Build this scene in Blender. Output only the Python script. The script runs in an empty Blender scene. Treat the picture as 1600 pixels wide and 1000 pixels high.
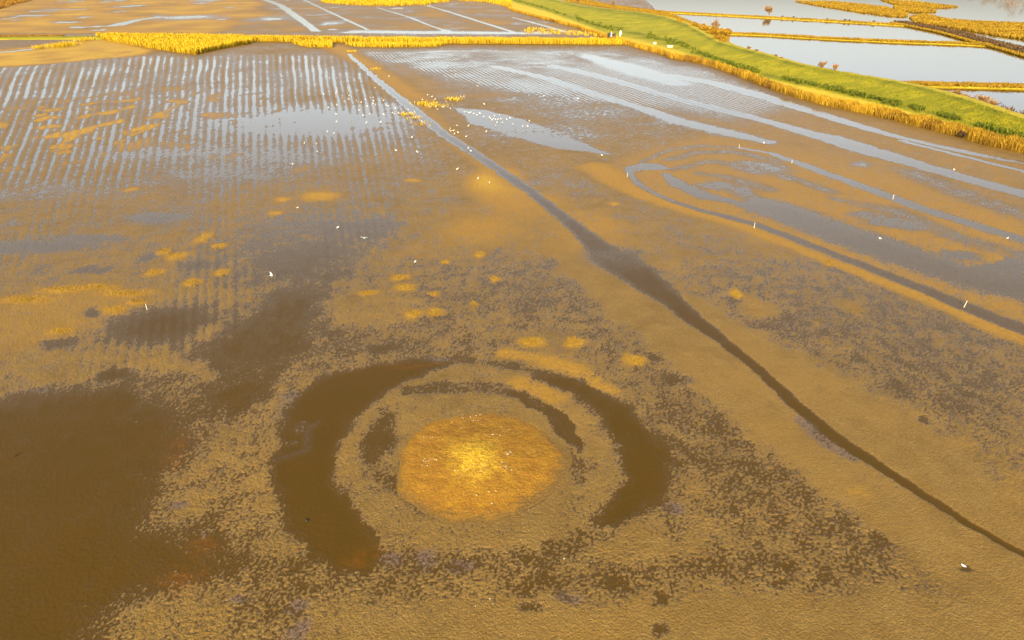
import bpy, math, random
import numpy as np
from mathutils import Vector

# ------------------------------------------------------------------ camera, sky, sun, exposure
SC = bpy.context.scene
H, FPX, YH = 40.0, 1067.0, -55.0              # drone height (m), focal length and horizon row in 1600x1000 measure
PITCH = math.atan((500.0 - YH) / FPX)
cam_d = bpy.data.cameras.new('camera'); cam = bpy.data.objects.new('camera', cam_d)
SC.collection.objects.link(cam)
cam_d.sensor_width = 36.0; cam_d.lens = FPX / 1600.0 * 36.0
cam_d.clip_start = 0.5; cam_d.clip_end = 30000
cam.location = (0, 0, H); cam.rotation_euler = (math.pi / 2 - PITCH, 0, 0)
SC.camera = cam

SUN_EL, SUN_AZ = math.radians(25), math.radians(192)
world = bpy.data.worlds.new('World'); SC.world = world; world.use_nodes = True
wn = world.node_tree.nodes; wl = world.node_tree.links
sky = wn.new('ShaderNodeTexSky'); sky.sky_type = 'NISHITA'; sky.sun_disc = False
sky.sun_elevation = SUN_EL; sky.sun_rotation = SUN_AZ
sky.air_density = 1.0; sky.dust_density = 4.0; sky.ozone_density = 1.0
hsv = wn.new('ShaderNodeHueSaturation'); hsv.inputs['Saturation'].default_value = 0.56      # a thin milky winter sky
bgn = wn['Background']; wl.new(sky.outputs[0], hsv.inputs['Color']); wl.new(hsv.outputs[0], bgn.inputs[0]); bgn.inputs[1].default_value = 0.15
sun_d = bpy.data.lights.new('sun', 'SUN'); sun_d.energy = 3.9; sun_d.angle = math.radians(0.55)
sun_d.color = (1.0, 0.80, 0.47)
sun = bpy.data.objects.new('sun', sun_d); SC.collection.objects.link(sun)
S = Vector((math.sin(SUN_AZ) * math.cos(SUN_EL), math.cos(SUN_AZ) * math.cos(SUN_EL), math.sin(SUN_EL)))
sun.rotation_euler = S.to_track_quat('Z', 'Y').to_euler(); sun.location = S * 300
SC.view_settings.view_transform = 'Standard'; SC.view_settings.look = 'None'
SC.view_settings.gamma = 1.0; SC.view_settings.exposure = 1.6
SC.view_settings.use_curve_mapping = False
SC.cycles.max_bounces = 6; SC.cycles.transparent_max_bounces = 10

COL = SC.collection
rng = np.random.default_rng(7); random.seed(7)

# ------------------------------------------------------------------ measuring: a point of the photograph on a level of the place
cp, sp = math.cos(PITCH), math.sin(PITCH)
def ground(u, v, z=0.0):
    u = np.asarray(u, float); v = np.asarray(v, float)
    xc = (u - 800.0) / FPX; yc = (500.0 - v) / FPX
    dy = cp + yc * sp; dz = -sp + yc * cp
    t = (z - H) / dz
    return np.stack([xc * t, dy * t], -1)
def g1(u, v, z=0.0):
    p = ground(u, v, z); return float(p[0]), float(p[1])
def pxm(u, v):                                 # metres across one photo pixel at that place
    x, y = g1(u, v); return (y * cp + H * sp) / FPX

# ------------------------------------------------------------------ noise
def _h(ix, iy, seed):
    h = (ix.astype(np.int64) * 374761393 + iy.astype(np.int64) * 668265263 + seed * 1442695041) & 0xFFFFFFFF
    h = ((h ^ (h >> 13)) * 1274126177) & 0xFFFFFFFF
    h = ((h ^ (h >> 16)) * 2246822519) & 0xFFFFFFFF
    return (h ^ (h >> 15)) & 0xFFFF
_ang = np.arange(65536) * (2 * np.pi / 65536); _gc, _gs = np.cos(_ang), np.sin(_ang)
def perlin(x, y, seed=0):
    fx = np.floor(x); fy = np.floor(y); ix = fx.astype(np.int64); iy = fy.astype(np.int64)
    dx = x - fx; dy = y - fy
    u = dx * dx * dx * (dx * (dx * 6 - 15) + 10); v = dy * dy * dy * (dy * (dy * 6 - 15) + 10)
    def c(ox, oy):
        k = _h(ix + ox, iy + oy, seed); return _gc[k] * (dx - ox) + _gs[k] * (dy - oy)
    a, b, c2, d = c(0, 0), c(1, 0), c(0, 1), c(1, 1)
    return ((a + (b - a) * u) * (1 - v) + (c2 + (d - c2) * u) * v) * 1.5
def fbm(x, y, wl, seed=0, octv=3, gain=0.5):
    s = 0; a = 1.0; n = 0
    for k in range(octv):
        s = s + a * perlin(x / wl, y / wl, seed + k * 17); n += a * a; a *= gain; wl *= 0.5
    return s / math.sqrt(n)
def sstep(a, b, x):
    t = np.clip((x - a) / (b - a), 0, 1); return t * t * (3 - 2 * t)

# ------------------------------------------------------------------ object helpers
def link(o): COL.objects.link(o); return o
def tag(o, label=None, cat=None, group=None, kind=None):
    if label: o['label'] = label
    if cat: o['category'] = cat
    if group: o['group'] = group
    if kind: o['kind'] = kind
    return o
def mesh_np(name, V, F, mat, parent=None, smooth=True, attrs=None):
    """V (n,3), F (m,3|4) arrays -> one linked mesh object"""
    V = np.asarray(V, np.float32); F = np.asarray(F, np.int32)
    me = bpy.data.meshes.new(name); k = F.shape[1]
    me.vertices.add(len(V)); me.vertices.foreach_set('co', V.ravel())
    me.loops.add(F.size); me.loops.foreach_set('vertex_index', F.ravel())
    me.polygons.add(len(F))
    me.polygons.foreach_set('loop_start', np.arange(0, F.size, k, dtype=np.int32))
    me.polygons.foreach_set('use_smooth', np.full(len(F), smooth, bool))
    me.update(calc_edges=True)
    if attrs:
        for n, a in attrs.items():
            a = np.asarray(a, np.float32)
            if a.ndim == 2:
                at = me.attributes.new(n, 'FLOAT_COLOR', 'POINT'); at.data.foreach_set('color', a.ravel())
            else:
                at = me.attributes.new(n, 'FLOAT', 'POINT'); at.data.foreach_set('value', a.ravel())
    for m in (mat if isinstance(mat, (list, tuple)) else [mat]): me.materials.append(m)
    o = link(bpy.data.objects.new(name, me))
    if parent: o.parent = parent
    return o
def empty(name, loc, rz=0.0, s=1.0):
    o = bpy.data.objects.new(name, None); o.location = loc; o.rotation_euler = (0, 0, rz); o.scale = (s, s, s)
    o.empty_display_size = 0.3
    return link(o)

# ------------------------------------------------------------------ materials
def new_mat(name):
    m = bpy.data.materials.new(name); m.use_nodes = True
    nt = m.node_tree; nt.nodes.clear()
    out = nt.nodes.new('ShaderNodeOutputMaterial')
    return m, nt, out
class NB:                                      # a small node-building helper
    def __init__(s, nt): s.nt = nt
    def n(s, t, **kw):
        nd = s.nt.nodes.new(t)
        for k, v in kw.items(): setattr(nd, k, v)
        return nd
    def put(s, sock, v):
        if isinstance(v, bpy.types.NodeSocket): s.nt.links.new(v, sock)
        else: sock.default_value = v
    def noise(s, vec, scale, detail=3, rough=0.55, dist=0.0):
        nd = s.n('ShaderNodeTexNoise'); s.put(nd.inputs['Vector'], vec)
        nd.inputs['Scale'].default_value = scale; nd.inputs['Detail'].default_value = detail
        nd.inputs['Roughness'].default_value = rough; nd.inputs['Distortion'].default_value = dist
        return nd.outputs['Fac']
    def mix(s, f, a, b):
        nd = s.n('ShaderNodeMix', data_type='RGBA'); s.put(nd.inputs[0], f)
        s.put(nd.inputs[6], a); s.put(nd.inputs[7], b); return nd.outputs[2]
    def ramp(s, f, a, b):
        nd = s.n('ShaderNodeMapRange', interpolation_type='SMOOTHSTEP'); s.put(nd.inputs[0], f)
        nd.inputs[1].default_value = a; nd.inputs[2].default_value = b; return nd.outputs[0]
    def math(s, op, a, b=0.0):
        nd = s.n('ShaderNodeMath', operation=op); s.put(nd.inputs[0], a); s.put(nd.inputs[1], b); return nd.outputs[0]
    def attr(s, name):
        return s.n('ShaderNodeAttribute', attribute_name=name)
    def pos(s): return s.n('ShaderNodeNewGeometry').outputs['Position']
    def bump(s, h, strength, dist):
        nd = s.n('ShaderNodeBump'); nd.inputs['Strength'].default_value = strength
        nd.inputs['Distance'].default_value = dist; s.put(nd.inputs['Height'], h); return nd.outputs['Normal']
    def bsdf(s, col, rough, normal=None, spec=0.5):
        nd = s.n('ShaderNodeBsdfPrincipled'); s.put(nd.inputs['Base Color'], col); s.put(nd.inputs['Roughness'], rough)
        s.put(nd.inputs['Specular IOR Level'], spec)
        if normal is not None: s.put(nd.inputs['Normal'], normal)
        return nd.outputs[0]
KALB = 0.46                                    # measured tones brought down to real reflectances
def C(r, g, b): return (r * KALB, g * KALB, b * KALB, 1.0)
def RAW(r, g, b): return (r, g, b, 1.0)

def mud_material():
    m, nt, out = new_mat('mud'); b = NB(nt); p = b.pos()
    a = b.attr('cover'); sep = b.n('ShaderNodeSeparateColor'); nt.links.new(a.outputs['Color'], sep.inputs[0])
    gold, rust, lilac = sep.outputs[0], sep.outputs[1], sep.outputs[2]
    wet = b.attr('wet').outputs['Fac']; bed = b.attr('bed').outputs['Fac']
    fine = b.noise(p, 5.5, 5, 0.68); mid = b.noise(p, 0.35, 4, 0.6); big = b.noise(p, 0.05, 3)
    c = b.mix(b.ramp(mid, .3, .7), C(.268, .160, .037), C(.325, .202, .054))
    c = b.mix(b.ramp(fine, .28, .75), b.mix(.55, c, C(.09, .048, .014)), c)
    c = b.mix(b.math('MULTIPLY', b.ramp(b.noise(p, 13.0, 3, .7), .55, .72), .4), c, C(.40, .27, .10))
    c = b.mix(b.math('MULTIPLY', b.ramp(big, .4, .7), .45), c, C(.31, .18, .042))
    damp = b.ramp(b.noise(p, .16, 6, .7, .6), .50, .68); pale = b.ramp(b.noise(p, .55, 5, .7), .55, .72)
    c = b.mix(b.math('MULTIPLY', damp, .38), c, C(.135, .085, .022)); c = b.mix(b.math('MULTIPLY', pale, .35), c, C(.36, .235, .075))
    brk = b.math('MULTIPLY', b.math('SUBTRACT', b.noise(p, 1.9, 6, .75), .5), b.math('MULTIPLY', b.ramp(gold, .05, .5), 1.5))   # crust breaks up raggedly
    gb = b.math('ADD', gold, brk); g1_ = b.ramp(gb, 0.05, 0.55); g2_ = b.ramp(gb, 0.45, 1.05)
    c = b.mix(g1_, c, b.mix(fine, C(.345, .180, .022), C(.41, .225, .03)))
    c = b.mix(g2_, c, b.mix(fine, C(.50, .29, .016), C(.62, .39, .035)))
    c = b.mix(lilac, c, b.mix(fine, C(.13, .085, .075), C(.22, .155, .145)))
    pit = b.ramp(b.math('ADD', b.noise(p, 5.2, 3, .6), b.math('MULTIPLY', wet, .34)), .66, .80)   # wet crumbs finer than the relief
    c = b.mix(b.math('MULTIPLY', pit, .75), c, C(.075, .045, .014))
    c = b.mix(b.math('MULTIPLY', wet, .35), c, C(.13, .075, .028))
    c = b.mix(b.math('MULTIPLY', bed, .95), c, b.mix(b.noise(p, .18, 4, .6), C(.098, .063, .008), C(.135, .074, .013)))  # darkening of deeper water, painted into the colour of the mud below it
    c = b.mix(b.math('MULTIPLY', rust, b.ramp(b.noise(p, .8, 6, .75), .38, .66)), c, b.mix(b.noise(p, 2.0, 3), C(.22, .07, .008), C(.38, .15, .016)))
    rough = b.n('ShaderNodeMapRange'); nt.links.new(wet, rough.inputs[0]); rough.inputs[3].default_value = .62; rough.inputs[4].default_value = .24
    grain = b.n('ShaderNodeTexVoronoi'); nt.links.new(p, grain.inputs['Vector']); grain.inputs['Scale'].default_value = 6.5
    hgt = b.math('ADD', b.math('MULTIPLY', grain.outputs['Distance'], -.7), b.noise(p, 9.0, 5, .66))
    nrm = b.bump(hgt, .6, .07); nt.links.new(b.math('SUBTRACT', .80, b.math('MULTIPLY', bed, .72)), nrm.node.inputs['Strength'])
    nt.links.new(b.bsdf(c, rough.outputs[0], nrm, b.math('MULTIPLY', b.math('ADD', .08, b.math('MULTIPLY', wet, .09)), b.math('SUBTRACT', 1.0, bed))), out.inputs[0])
    return m
def mound_material():
    m, nt, out = new_mat('mound_crust'); b = NB(nt); p = b.pos()
    a = b.attr('cover'); sep = b.n('ShaderNodeSeparateColor'); nt.links.new(a.outputs['Color'], sep.inputs[0])
    rim, straw = sep.outputs[0], sep.outputs[1]
    fine = b.noise(p, 6.0, 5, .65); mid = b.noise(p, .9, 4, .6)
    c = b.mix(b.ramp(mid, .3, .7), C(.36, .165, .012), C(.46, .235, .016))
    c = b.mix(b.ramp(fine, .35, .62), b.mix(.5, c, C(.20, .09, .012)), c)
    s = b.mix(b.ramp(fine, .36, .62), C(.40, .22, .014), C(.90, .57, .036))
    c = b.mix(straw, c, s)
    c = b.mix(rim, c, b.mix(b.ramp(fine, .3, .7), C(.16, .09, .02), C(.27, .155, .034)))
    nrm = b.bump(b.noise(p, 5.0, 6, .68), .9, .16)
    nt.links.new(b.bsdf(c, .85, nrm, .15), out.inputs[0]); return m
def water_material():
    m, nt, out = new_mat('shallow_water'); b = NB(nt); p = b.pos()
    mp = b.n('ShaderNodeMapping'); nt.links.new(p, mp.inputs[0]); mp.inputs['Scale'].default_value = (1, .6, 1)
    nrm = b.bump(b.noise(mp.outputs[0], 1.6, 3, .6), .10, .03)
    lw = b.n('ShaderNodeLayerWeight'); nt.links.new(nrm, lw.inputs['Normal'])          # Schlick: the same from above and for light coming back up
    refl = b.math('ADD', .006, b.math('MULTIPLY', b.math('POWER', lw.outputs['Facing'], 6.8), .84))
    tr = b.n('ShaderNodeBsdfTransparent'); tr.inputs[0].default_value = RAW(.93, .90, .80)
    df = b.n('ShaderNodeBsdfDiffuse')
    nt.links.new(b.mix(b.noise(p, .12, 3), C(.15, .092, .012), C(.18, .095, .022)), df.inputs[0])
    gl = b.n('ShaderNodeBsdfGlossy'); gl.inputs['Roughness'].default_value = .06; gl.inputs[0].default_value = RAW(1, 1, 1)
    nt.links.new(nrm, gl.inputs['Normal'])
    m1 = b.n('ShaderNodeMixShader'); m1.inputs[0].default_value = .14
    nt.links.new(tr.outputs[0], m1.inputs[1]); nt.links.new(df.outputs[0], m1.inputs[2])
    m2 = b.n('ShaderNodeMixShader'); nt.links.new(refl, m2.inputs[0])
    nt.links.new(m1.outputs[0], m2.inputs[1]); nt.links.new(gl.outputs[0], m2.inputs[2])
    nt.links.new(m2.outputs[0], out.inputs[0]); return m
def tint_material(name, lo, hi, rough=.75, trans=0.25, spec=.15):
    """blades and leaves: colour between two tones by the 'tint' attribute, some light passing through"""
    m, nt, out = new_mat(name); b = NB(nt)
    t = b.attr('tint').outputs['Fac']
    c = b.mix(t, C(*lo), C(*hi))
    s = b.bsdf(c, rough, None, spec)
    tl = b.n('ShaderNodeBsdfTranslucent'); nt.links.new(c, tl.inputs[0])
    mx = b.n('ShaderNodeMixShader'); mx.inputs[0].default_value = trans
    nt.links.new(s, mx.inputs[1]); nt.links.new(tl.outputs[0], mx.inputs[2]); nt.links.new(mx.outputs[0], out.inputs[0])
    return m
def plain_material(name, lo, hi, scale=6.0, rough=.7, bump=.2, k=1.0):
    m, nt, out = new_mat(name); b = NB(nt); p = b.n('ShaderNodeTexCoord').outputs['Object']
    f = b.noise(p, scale, 4, .6)
    nt.links.new(b.bsdf(b.mix(b.ramp(f, .3, .7), C(*[c_ * k for c_ in lo]), C(*[c_ * k for c_ in hi])), rough, b.bump(f, bump, .03), .3), out.inputs[0]); return m
def grass_material():
    m, nt, out = new_mat('grass'); b = NB(nt); p = b.pos()
    t = b.attr('tint').outputs['Fac']; y = b.attr('straw').outputs['Fac']
    f = b.noise(p, .9, 6, .72); g = b.noise(p, .07, 5, .65)
    mp = b.n('ShaderNodeMapping'); nt.links.new(p, mp.inputs[0]); mp.inputs['Rotation'].default_value = (0, 0, -.6); mp.inputs['Scale'].default_value = (.08, .5, .5)
    st = b.noise(mp.outputs[0], 1.0, 4, .6)
    c = b.mix(b.ramp(f, .3, .7), C(.21, .215, .010), C(.35, .32, .012))
    c = b.mix(b.ramp(b.math('ADD', b.math('MULTIPLY', g, .5), b.math('MULTIPLY', st, .5)), .42, .62), c, C(.48, .40, .014))
    c = b.mix(t, c, b.mix(f, C(.07, .10, .009), C(.13, .155, .011)))
    c = b.mix(y, c, b.mix(f, C(.58, .42, .02), C(.72, .55, .05)))
    nrm = b.bump(b.noise(p, 2.2, 6, .7), .8, .3)
    nt.links.new(b.bsdf(c, .9, nrm, .1), out.inputs[0]); return m

M_MUD, M_MOUND, M_WATER, M_GRASS = mud_material(), mound_material(), water_material(), grass_material()
M_REED = tint_material('dry_reed', (.38, .19, .012), (.86, .60, .020), .8, .2)
M_REED2 = tint_material('autumn_reed', (.16, .065, .010), (.70, .42, .024), .8, .2)
M_REEDB = tint_material('brown_reed', (.17, .07, .012), (.50, .26, .03), .8, .2)
M_SEDGE = tint_material('sedge', (.24, .125, .010), (.50, .31, .018), .8, .2)
M_TUFT = tint_material('tussock_grass', (.05, .075, .006), (.20, .22, .012), .85, .15)
M_TWIG = tint_material('twigs', (.26, .13, .045), (.62, .36, .13), .85, .1)
M_TWIGD = tint_material('dark_twigs', (.055, .032, .014), (.20, .12, .05), .85, .1)
M_BUSH = tint_material('yellow_leaves', (.34, .17, .012), (.66, .40, .03), .8, .2)
M_WOOD = tint_material('grey_twigs', (.16, .12, .10), (.44, .34, .24), .85, .1)
M_BARK = plain_material('bark', (.10, .06, .03), (.22, .14, .07), 9)
M_POST = plain_material('weathered_post', (.55, .44, .26), (.78, .66, .44), 9)
M_WHITE = plain_material('white_plumage', (.72, .68, .60), (.86, .84, .78), 5, .8, .05, 1.3)
M_DARK = plain_material('dark_wood', (.02, .014, .008), (.06, .04, .02), 8)
M_BEAK = plain_material('horn', (.06, .05, .03), (.25, .15, .03), 10)
M_CONC = plain_material('pale_concrete', (.55, .50, .36), (.74, .70, .52), 3)
M_PAINT = plain_material('white_paint', (.70, .72, .66), (.82, .82, .78), 2, .5, .05, 1.6)
M_STONE = plain_material('stone', (.40, .31, .17), (.70, .60, .42), 7)
M_CLOD = plain_material('clod', (.26, .14, .03), (.48, .28, .06), 7)

# ------------------------------------------------------------------ the mudflat as a height field over the water level (z = 0)
NC = 1050
pr = np.concatenate([np.linspace(1330, 1040, 45, endpoint=False), np.linspace(1040, 330, 455, endpoint=False), np.linspace(330, 165, 230, endpoint=False), np.linspace(165, 76, 210, endpoint=False), np.linspace(76, -14, 70)])
NR = len(pr)
rowY = ground(np.full(NR, 800.0), pr)[:, 1]
half = (rowY * cp + H * sp) * 0.75 * 1.19 + 3.0
sc = np.linspace(-1, 1, NC)
GX = half[:, None] * sc[None, :]; GY = np.repeat(rowY[:, None], NC, 1)
GX = GX + 0.0
FAR = sstep(80, 300, GY)
wA = .35 + FAR * 1.6
WX = GX + wA * fbm(GX, GY, 5.0, 1, 3) + .25 * fbm(GX, GY, 1.2, 5, 2)
WY = GY + (wA * 1.6) * fbm(GX, GY, 6.0, 2, 3) + .3 * fbm(GX, GY, 1.3, 6, 2)
B = np.full(GX.shape, 2.6)                       # centimetres
MIC = np.ones(GX.shape)                          # how strong the small pits are
GOLD = np.zeros(GX.shape); RUST = np.zeros(GX.shape); LIL = np.zeros(GX.shape)

def rows_between(y0, y1):
    i = np.where((rowY >= y0) & (rowY <= y1))[0]
    return slice(i[0], i[-1] + 1) if len(i) else None
def apply(sl, w, arr, val):
    arr[sl] = arr[sl] + (val - arr[sl]) * w
def ell(cx, cy, rx, ry, soft=.3, rot=0.0):
    """weight of an ellipse given by its place and size in the photograph, rebuilt on the ground"""
    X0, Y0 = g1(cx, cy); k = pxm(cx, cy)
    ya = g1(cx, cy + ry)[1]; yb = g1(cx, max(cy - ry, -40))[1]
    RX = rx * k; RY = max((yb - ya) / 2, .05); Y0 = (ya + yb) / 2; X0 = X0 * (Y0 * cp + H * sp) / (g1(cx, cy)[1] * cp + H * sp)
    m = (1 + soft) * 1.05 + .1
    R = max(RX, RY) if rot else RY
    sl = rows_between(Y0 - R * m - 4, Y0 + R * m + 4)
    if sl is None: return None, 0
    dx = WX[sl] - X0; dy = WY[sl] - Y0
    if rot:
        c_, s_ = math.cos(rot), math.sin(rot); dx, dy = dx * c_ + dy * s_, -dx * s_ + dy * c_
    d = np.sqrt((dx / RX) ** 2 + (dy / RY) ** 2)
    return sl, 1 - sstep(1 - soft, 1 + soft, d)
def stroke(pts, soft=.35, warp=1.0):
    """weight of a winding strip: pts = (u, v, half width in photo pixels)"""
    P = ground([p[0] for p in pts], [p[1] for p in pts]); W = [p[2] * pxm(p[0], p[1]) for p in pts]
    mx = max(W) * (1 + soft) + 6
    sl = rows_between(P[:, 1].min() - mx, P[:, 1].max() + mx)
    if sl is None: return None, 0
    x = GX[sl] + (WX[sl] - GX[sl]) * warp; y = GY[sl] + (WY[sl] - GY[sl]) * warp; best = np.full(x.shape, 9.0)
    for i in range(len(P) - 1):
        a, c = P[i], P[i + 1]; d = c - a; L = max(d @ d, 1e-9)
        t = np.clip(((x - a[0]) * d[0] + (y - a[1]) * d[1]) / L, 0, 1)
        ds = np.hypot(x - a[0] - t * d[0], y - a[1] - t * d[1]) / (W[i] + (W[i + 1] - W[i]) * t)
        best = np.minimum(best, ds)
    return sl, 1 - sstep(1 - soft, 1 + soft, best)
def poly(pts, soft_m=.6):
    """weight of an area outlined in the photograph"""
    P = ground([p[0] for p in pts], [p[1] for p in pts])
    sl = rows_between(P[:, 1].min() - soft_m - 4, P[:, 1].max() + soft_m + 4)
    if sl is None: return None, 0
    x, y = WX[sl], WY[sl]; ins = np.zeros(x.shape, bool); d2 = np.full(x.shape, 1e9)
    for i in range(len(P)):
        a, c = P[i], P[(i + 1) % len(P)]; d = c - a
        t = np.clip(((x - a[0]) * d[0] + (y - a[1]) * d[1]) / max(d @ d, 1e-9), 0, 1)
        d2 = np.minimum(d2, (x - a[0] - t * d[0]) ** 2 + (y - a[1] - t * d[1]) ** 2)
        cr = (a[1] > y) != (c[1] > y)
        ins ^= cr & (x < (c[0] - a[0]) * (y - a[1]) / (c[1] - a[1] + 1e-12) + a[0])
    s = np.sqrt(d2) * np.where(ins, 1, -1)
    return sl, sstep(-soft_m, soft_m, s)
def lay(w, level=None, mic=None, gold=None, rust=None, lil=None, k=1.0):
    sl, ww = w
    if sl is None: return
    ww = ww * k
    for arr, v in ((B, level), (MIC, mic), (GOLD, gold), (RUST, rust), (LIL, lil)):
        if v is not None: apply(sl, ww, arr, v)

# broad damp and dry swells
B += 1.0 * fbm(GX, GY, 26.0, 11, 3) + .7 * fbm(GX, GY, 7.0, 12, 2)
GOLD += .18 * sstep(.1, .9, fbm(GX, GY, 18.0, 31, 3))
# --- speckled and drier ground of the near half
DENSE = [(1380, 520, 230, 95), (1240, 470, 130, 60), (1180, 750, 170, 120), (1300, 810, 150, 105), (1100, 630, 110, 75), (850, 440, 110, 65),
         (1500, 610, 150, 90), (700, 470, 130, 60), (480, 400, 130, 70), (330, 620, 110, 60), (380, 800, 60, 110), (1000, 540, 90, 45),
         (620, 900, 160, 40), (850, 900, 120, 50), (1040, 880, 120, 70), (420, 930, 130, 60), (480, 520, 120, 80), (640, 540, 120, 40), (1220, 900, 120, 60)]
for c in DENSE: lay(ell(*c, .6), level=.55, mic=1.15, k=.9)
for c in [(1400, 520, 130, 50), (1160, 740, 110, 80), (1280, 790, 110, 70), (840, 450, 60, 30), (1430, 600, 120, 40), (300, 640, 60, 50), (1060, 870, 60, 40)]:
    lay(ell(*c, .5), level=.35, k=.7)
lay(stroke([(880, 390, 40), (960, 450, 40), (1060, 530, 50), (1150, 600, 55), (1240, 690, 45), (1340, 770, 40), (1450, 850, 45), (1620, 960, 60)], .6), level=4.6, mic=.42)
lay(stroke([(1070, 470, 22), (1150, 530, 40), (1240, 590, 60), (1330, 650, 85), (1420, 720, 85), (1520, 780, 75), (1640, 850, 70)], .6), level=4.6, mic=.42)
lay(ell(1300, 1000, 420, 70, .5), level=4.2, mic=.45)
lay(ell(1560, 870, 130, 110, .5), level=4.6, mic=.42)
lay(ell(800, 990, 300, 55, .5), level=3.6, mic=.55)
lay(ell(1100, 790, 30, 40, .6), level=2.5)
lay(ell(1000, 850, 90, 25, .6, ), level=4.0)
lay(ell(450, 760, 60, 60, .5), level=3.2)
lay(ell(250, 950, 90, 60, .5), level=3.6)
lay(ell(90, 500, 190, 60, .5), level=4.2, mic=.9, gold=.25)
lay(ell(590, 480, 70, 30, .6), level=3.6); lay(ell(850, 350, 120, 40, .6), level=4.0, gold=.2)
for c in [(1440, 655, 28, 12), (1200, 665, 45, 25), (1330, 480, 24, 10), (1185, 480, 25, 15), (1500, 690, 25, 12)]: lay(ell(*c, .5), level=4.5, gold=.12)
# --- left and middle pools
lay(poly([(-200, 640), (0, 628), (100, 612), (200, 602), (285, 645), (270, 690), (285, 722), (238, 742), (222, 775), (216, 805), (245, 838), (325, 850),
          (330, 905), (235, 912), (182, 932), (150, 970), (135, 1060), (-200, 1200)], 3.6), level=-5.6, mic=1.0)
lay(poly([(200, 602), (330, 575), (410, 585), (400, 640), (285, 650)], 1.6), level=.3, mic=1.25)
for c in [(255, 507, 75, 27), (405, 540, 80, 42), (455, 480, 38, 26), (370, 620, 45, 25), (180, 583, 24, 9)]: lay(ell(*c, .85), level=-4.4, mic=1.0)
lay(stroke([(190, 555, 20), (260, 565, 26), (330, 590, 16)], .8), level=3.2, mic=1.1, k=.8); lay(ell(325, 520, 22, 14, .8), level=2.6)
for c in [(545, 356, 46, 9), (590, 352, 28, 14), (575, 366, 30, 8), (510, 390, 36, 12), (520, 430, 24, 10), (475, 410, 60, 22), (598, 545, 18, 6), (1060, 592, 22, 6),
          (860, 412, 12, 7), (1015, 560, 14, 6), (1445, 657, 12, 6), (1190, 507, 16, 7), (1465, 512, 20, 8), (140, 490, 14, 6), (95, 535, 26, 7), (230, 402, 10, 8),
          (135, 420, 12, 5), (160, 422, 12, 5), (310, 415, 24, 7), (1220, 878, 16, 12), (830, 950, 14, 8), (1320, 815, 16, 9), (1030, 938, 14, 9),
          (60, 385, 90, 8), (240, 340, 40, 7), (1030, 980, 12, 10), (960, 905, 10, 16), (1375, 845, 14, 9), (140, 372, 50, 5)]: lay(ell(*c, .95), level=-1.8, mic=1.0)
lay(ell(1507, 885, 11, 5, .9), level=-4, mic=.8)
# --- the moat and rings about the mound
MC = (752, 713)
lay(ell(745, 725, 260, 155, .12), level=3.0, mic=.95, k=.9)
lay(ell(740, 725, 225, 132, .2), level=3.4, mic=.9)
lay(poly([(590, 572), (650, 566), (722, 557), (700, 568), (640, 590), (592, 622), (548, 660), (522, 710), (520, 750), (545, 790), (572, 828), (592, 865), (572, 888), (530, 884),
          (480, 850), (442, 802), (430, 750), (440, 690), (452, 632), (500, 592)], 1.1), level=-7, mic=.85)
lay(poly([(855, 578), (920, 602), (980, 640), (1030, 688), (1048, 722), (1032, 770), (988, 808), (945, 832), (925, 828), (960, 780), (982, 742), (970, 700), (940, 652), (890, 612), (840, 590)], 1.2), level=-6.2, mic=.9)
lay(stroke([(715, 560, 9), (790, 568, 10), (850, 582, 14)], .7), level=-1.0)
lay(stroke([(945, 830, 14), (900, 850, 20), (840, 870, 22), (760, 880, 20), (690, 880, 14), (620, 880, 12)], .6), level=.3, mic=1.1)
lay(ell(592, 690, 26, 44, .6), level=-2.2); lay(ell(600, 735, 20, 25, .7), level=-.5)
lay(stroke([(640, 610, 14), (700, 604, 18), (760, 606, 18), (810, 612, 14)], .5), level=-.6)
lay(poly([(800, 602), (850, 622), (895, 660), (916, 698), (898, 716), (880, 690), (845, 645), (800, 618)], .3), level=-3.0, mic=.8)
lay(stroke([(612, 750, 12), (650, 780, 16), (700, 802, 15), (740, 810, 10)], .5), level=-.5, mic=1.1)
lay(stroke([(895, 705, 14), (900, 745, 14)], .6), level=.5)
lay(stroke([(815, 598, 20), (870, 620, 16)], .7), gold=.55, level=4.5, mic=.9, k=.8)
lay(stroke([(790, 552, 14), (860, 565, 18), (910, 585, 18), (960, 610, 14)], .7), gold=.55, level=4.5, mic=.9, k=.85)
# --- gold crusted hummocks
HUM = [(625, 434, 16, 5), (635, 449, 18, 6), (576, 457, 15, 5), (678, 458, 9, 4), (645, 490, 14, 6), (680, 490, 14, 6), (750, 397, 9, 5), (695, 410, 8, 4), (830, 535, 22, 8),
       (897, 535, 15, 8), (990, 565, 19, 9), (500, 307, 30, 7), (440, 312, 14, 4), (432, 333, 13, 4), (645, 282, 14, 3), (240, 426, 14, 6), (300, 442, 15, 6), (345, 426, 11, 6),
       (345, 384, 12, 5), (318, 372, 11, 8), (275, 400, 18, 7), (258, 392, 10, 5), (100, 452, 34, 6), (150, 449, 30, 5), (195, 458, 40, 6), (215, 472, 13, 4), (180, 484, 20, 6), (95, 517, 18, 5),
       (40, 468, 40, 6), (205, 296, 11, 4), (960, 318, 9, 4), (1295, 410, 12, 4), (1245, 276, 8, 3), (775, 435, 8, 4), (1150, 460, 10, 8), (85, 207, 10, 2), (660, 193, 14, 2), (590, 202, 12, 3), (610, 193, 16, 2), (740, 475, 8, 4)]
for c in HUM: lay(ell(*c, .6), level=6, mic=.9, gold=.58)
lay(ell(775, 285, 42, 22, .7), level=6, mic=.4, gold=.8); lay(ell(820, 310, 60, 20, .8), gold=.5, level=5, k=.7)
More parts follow.
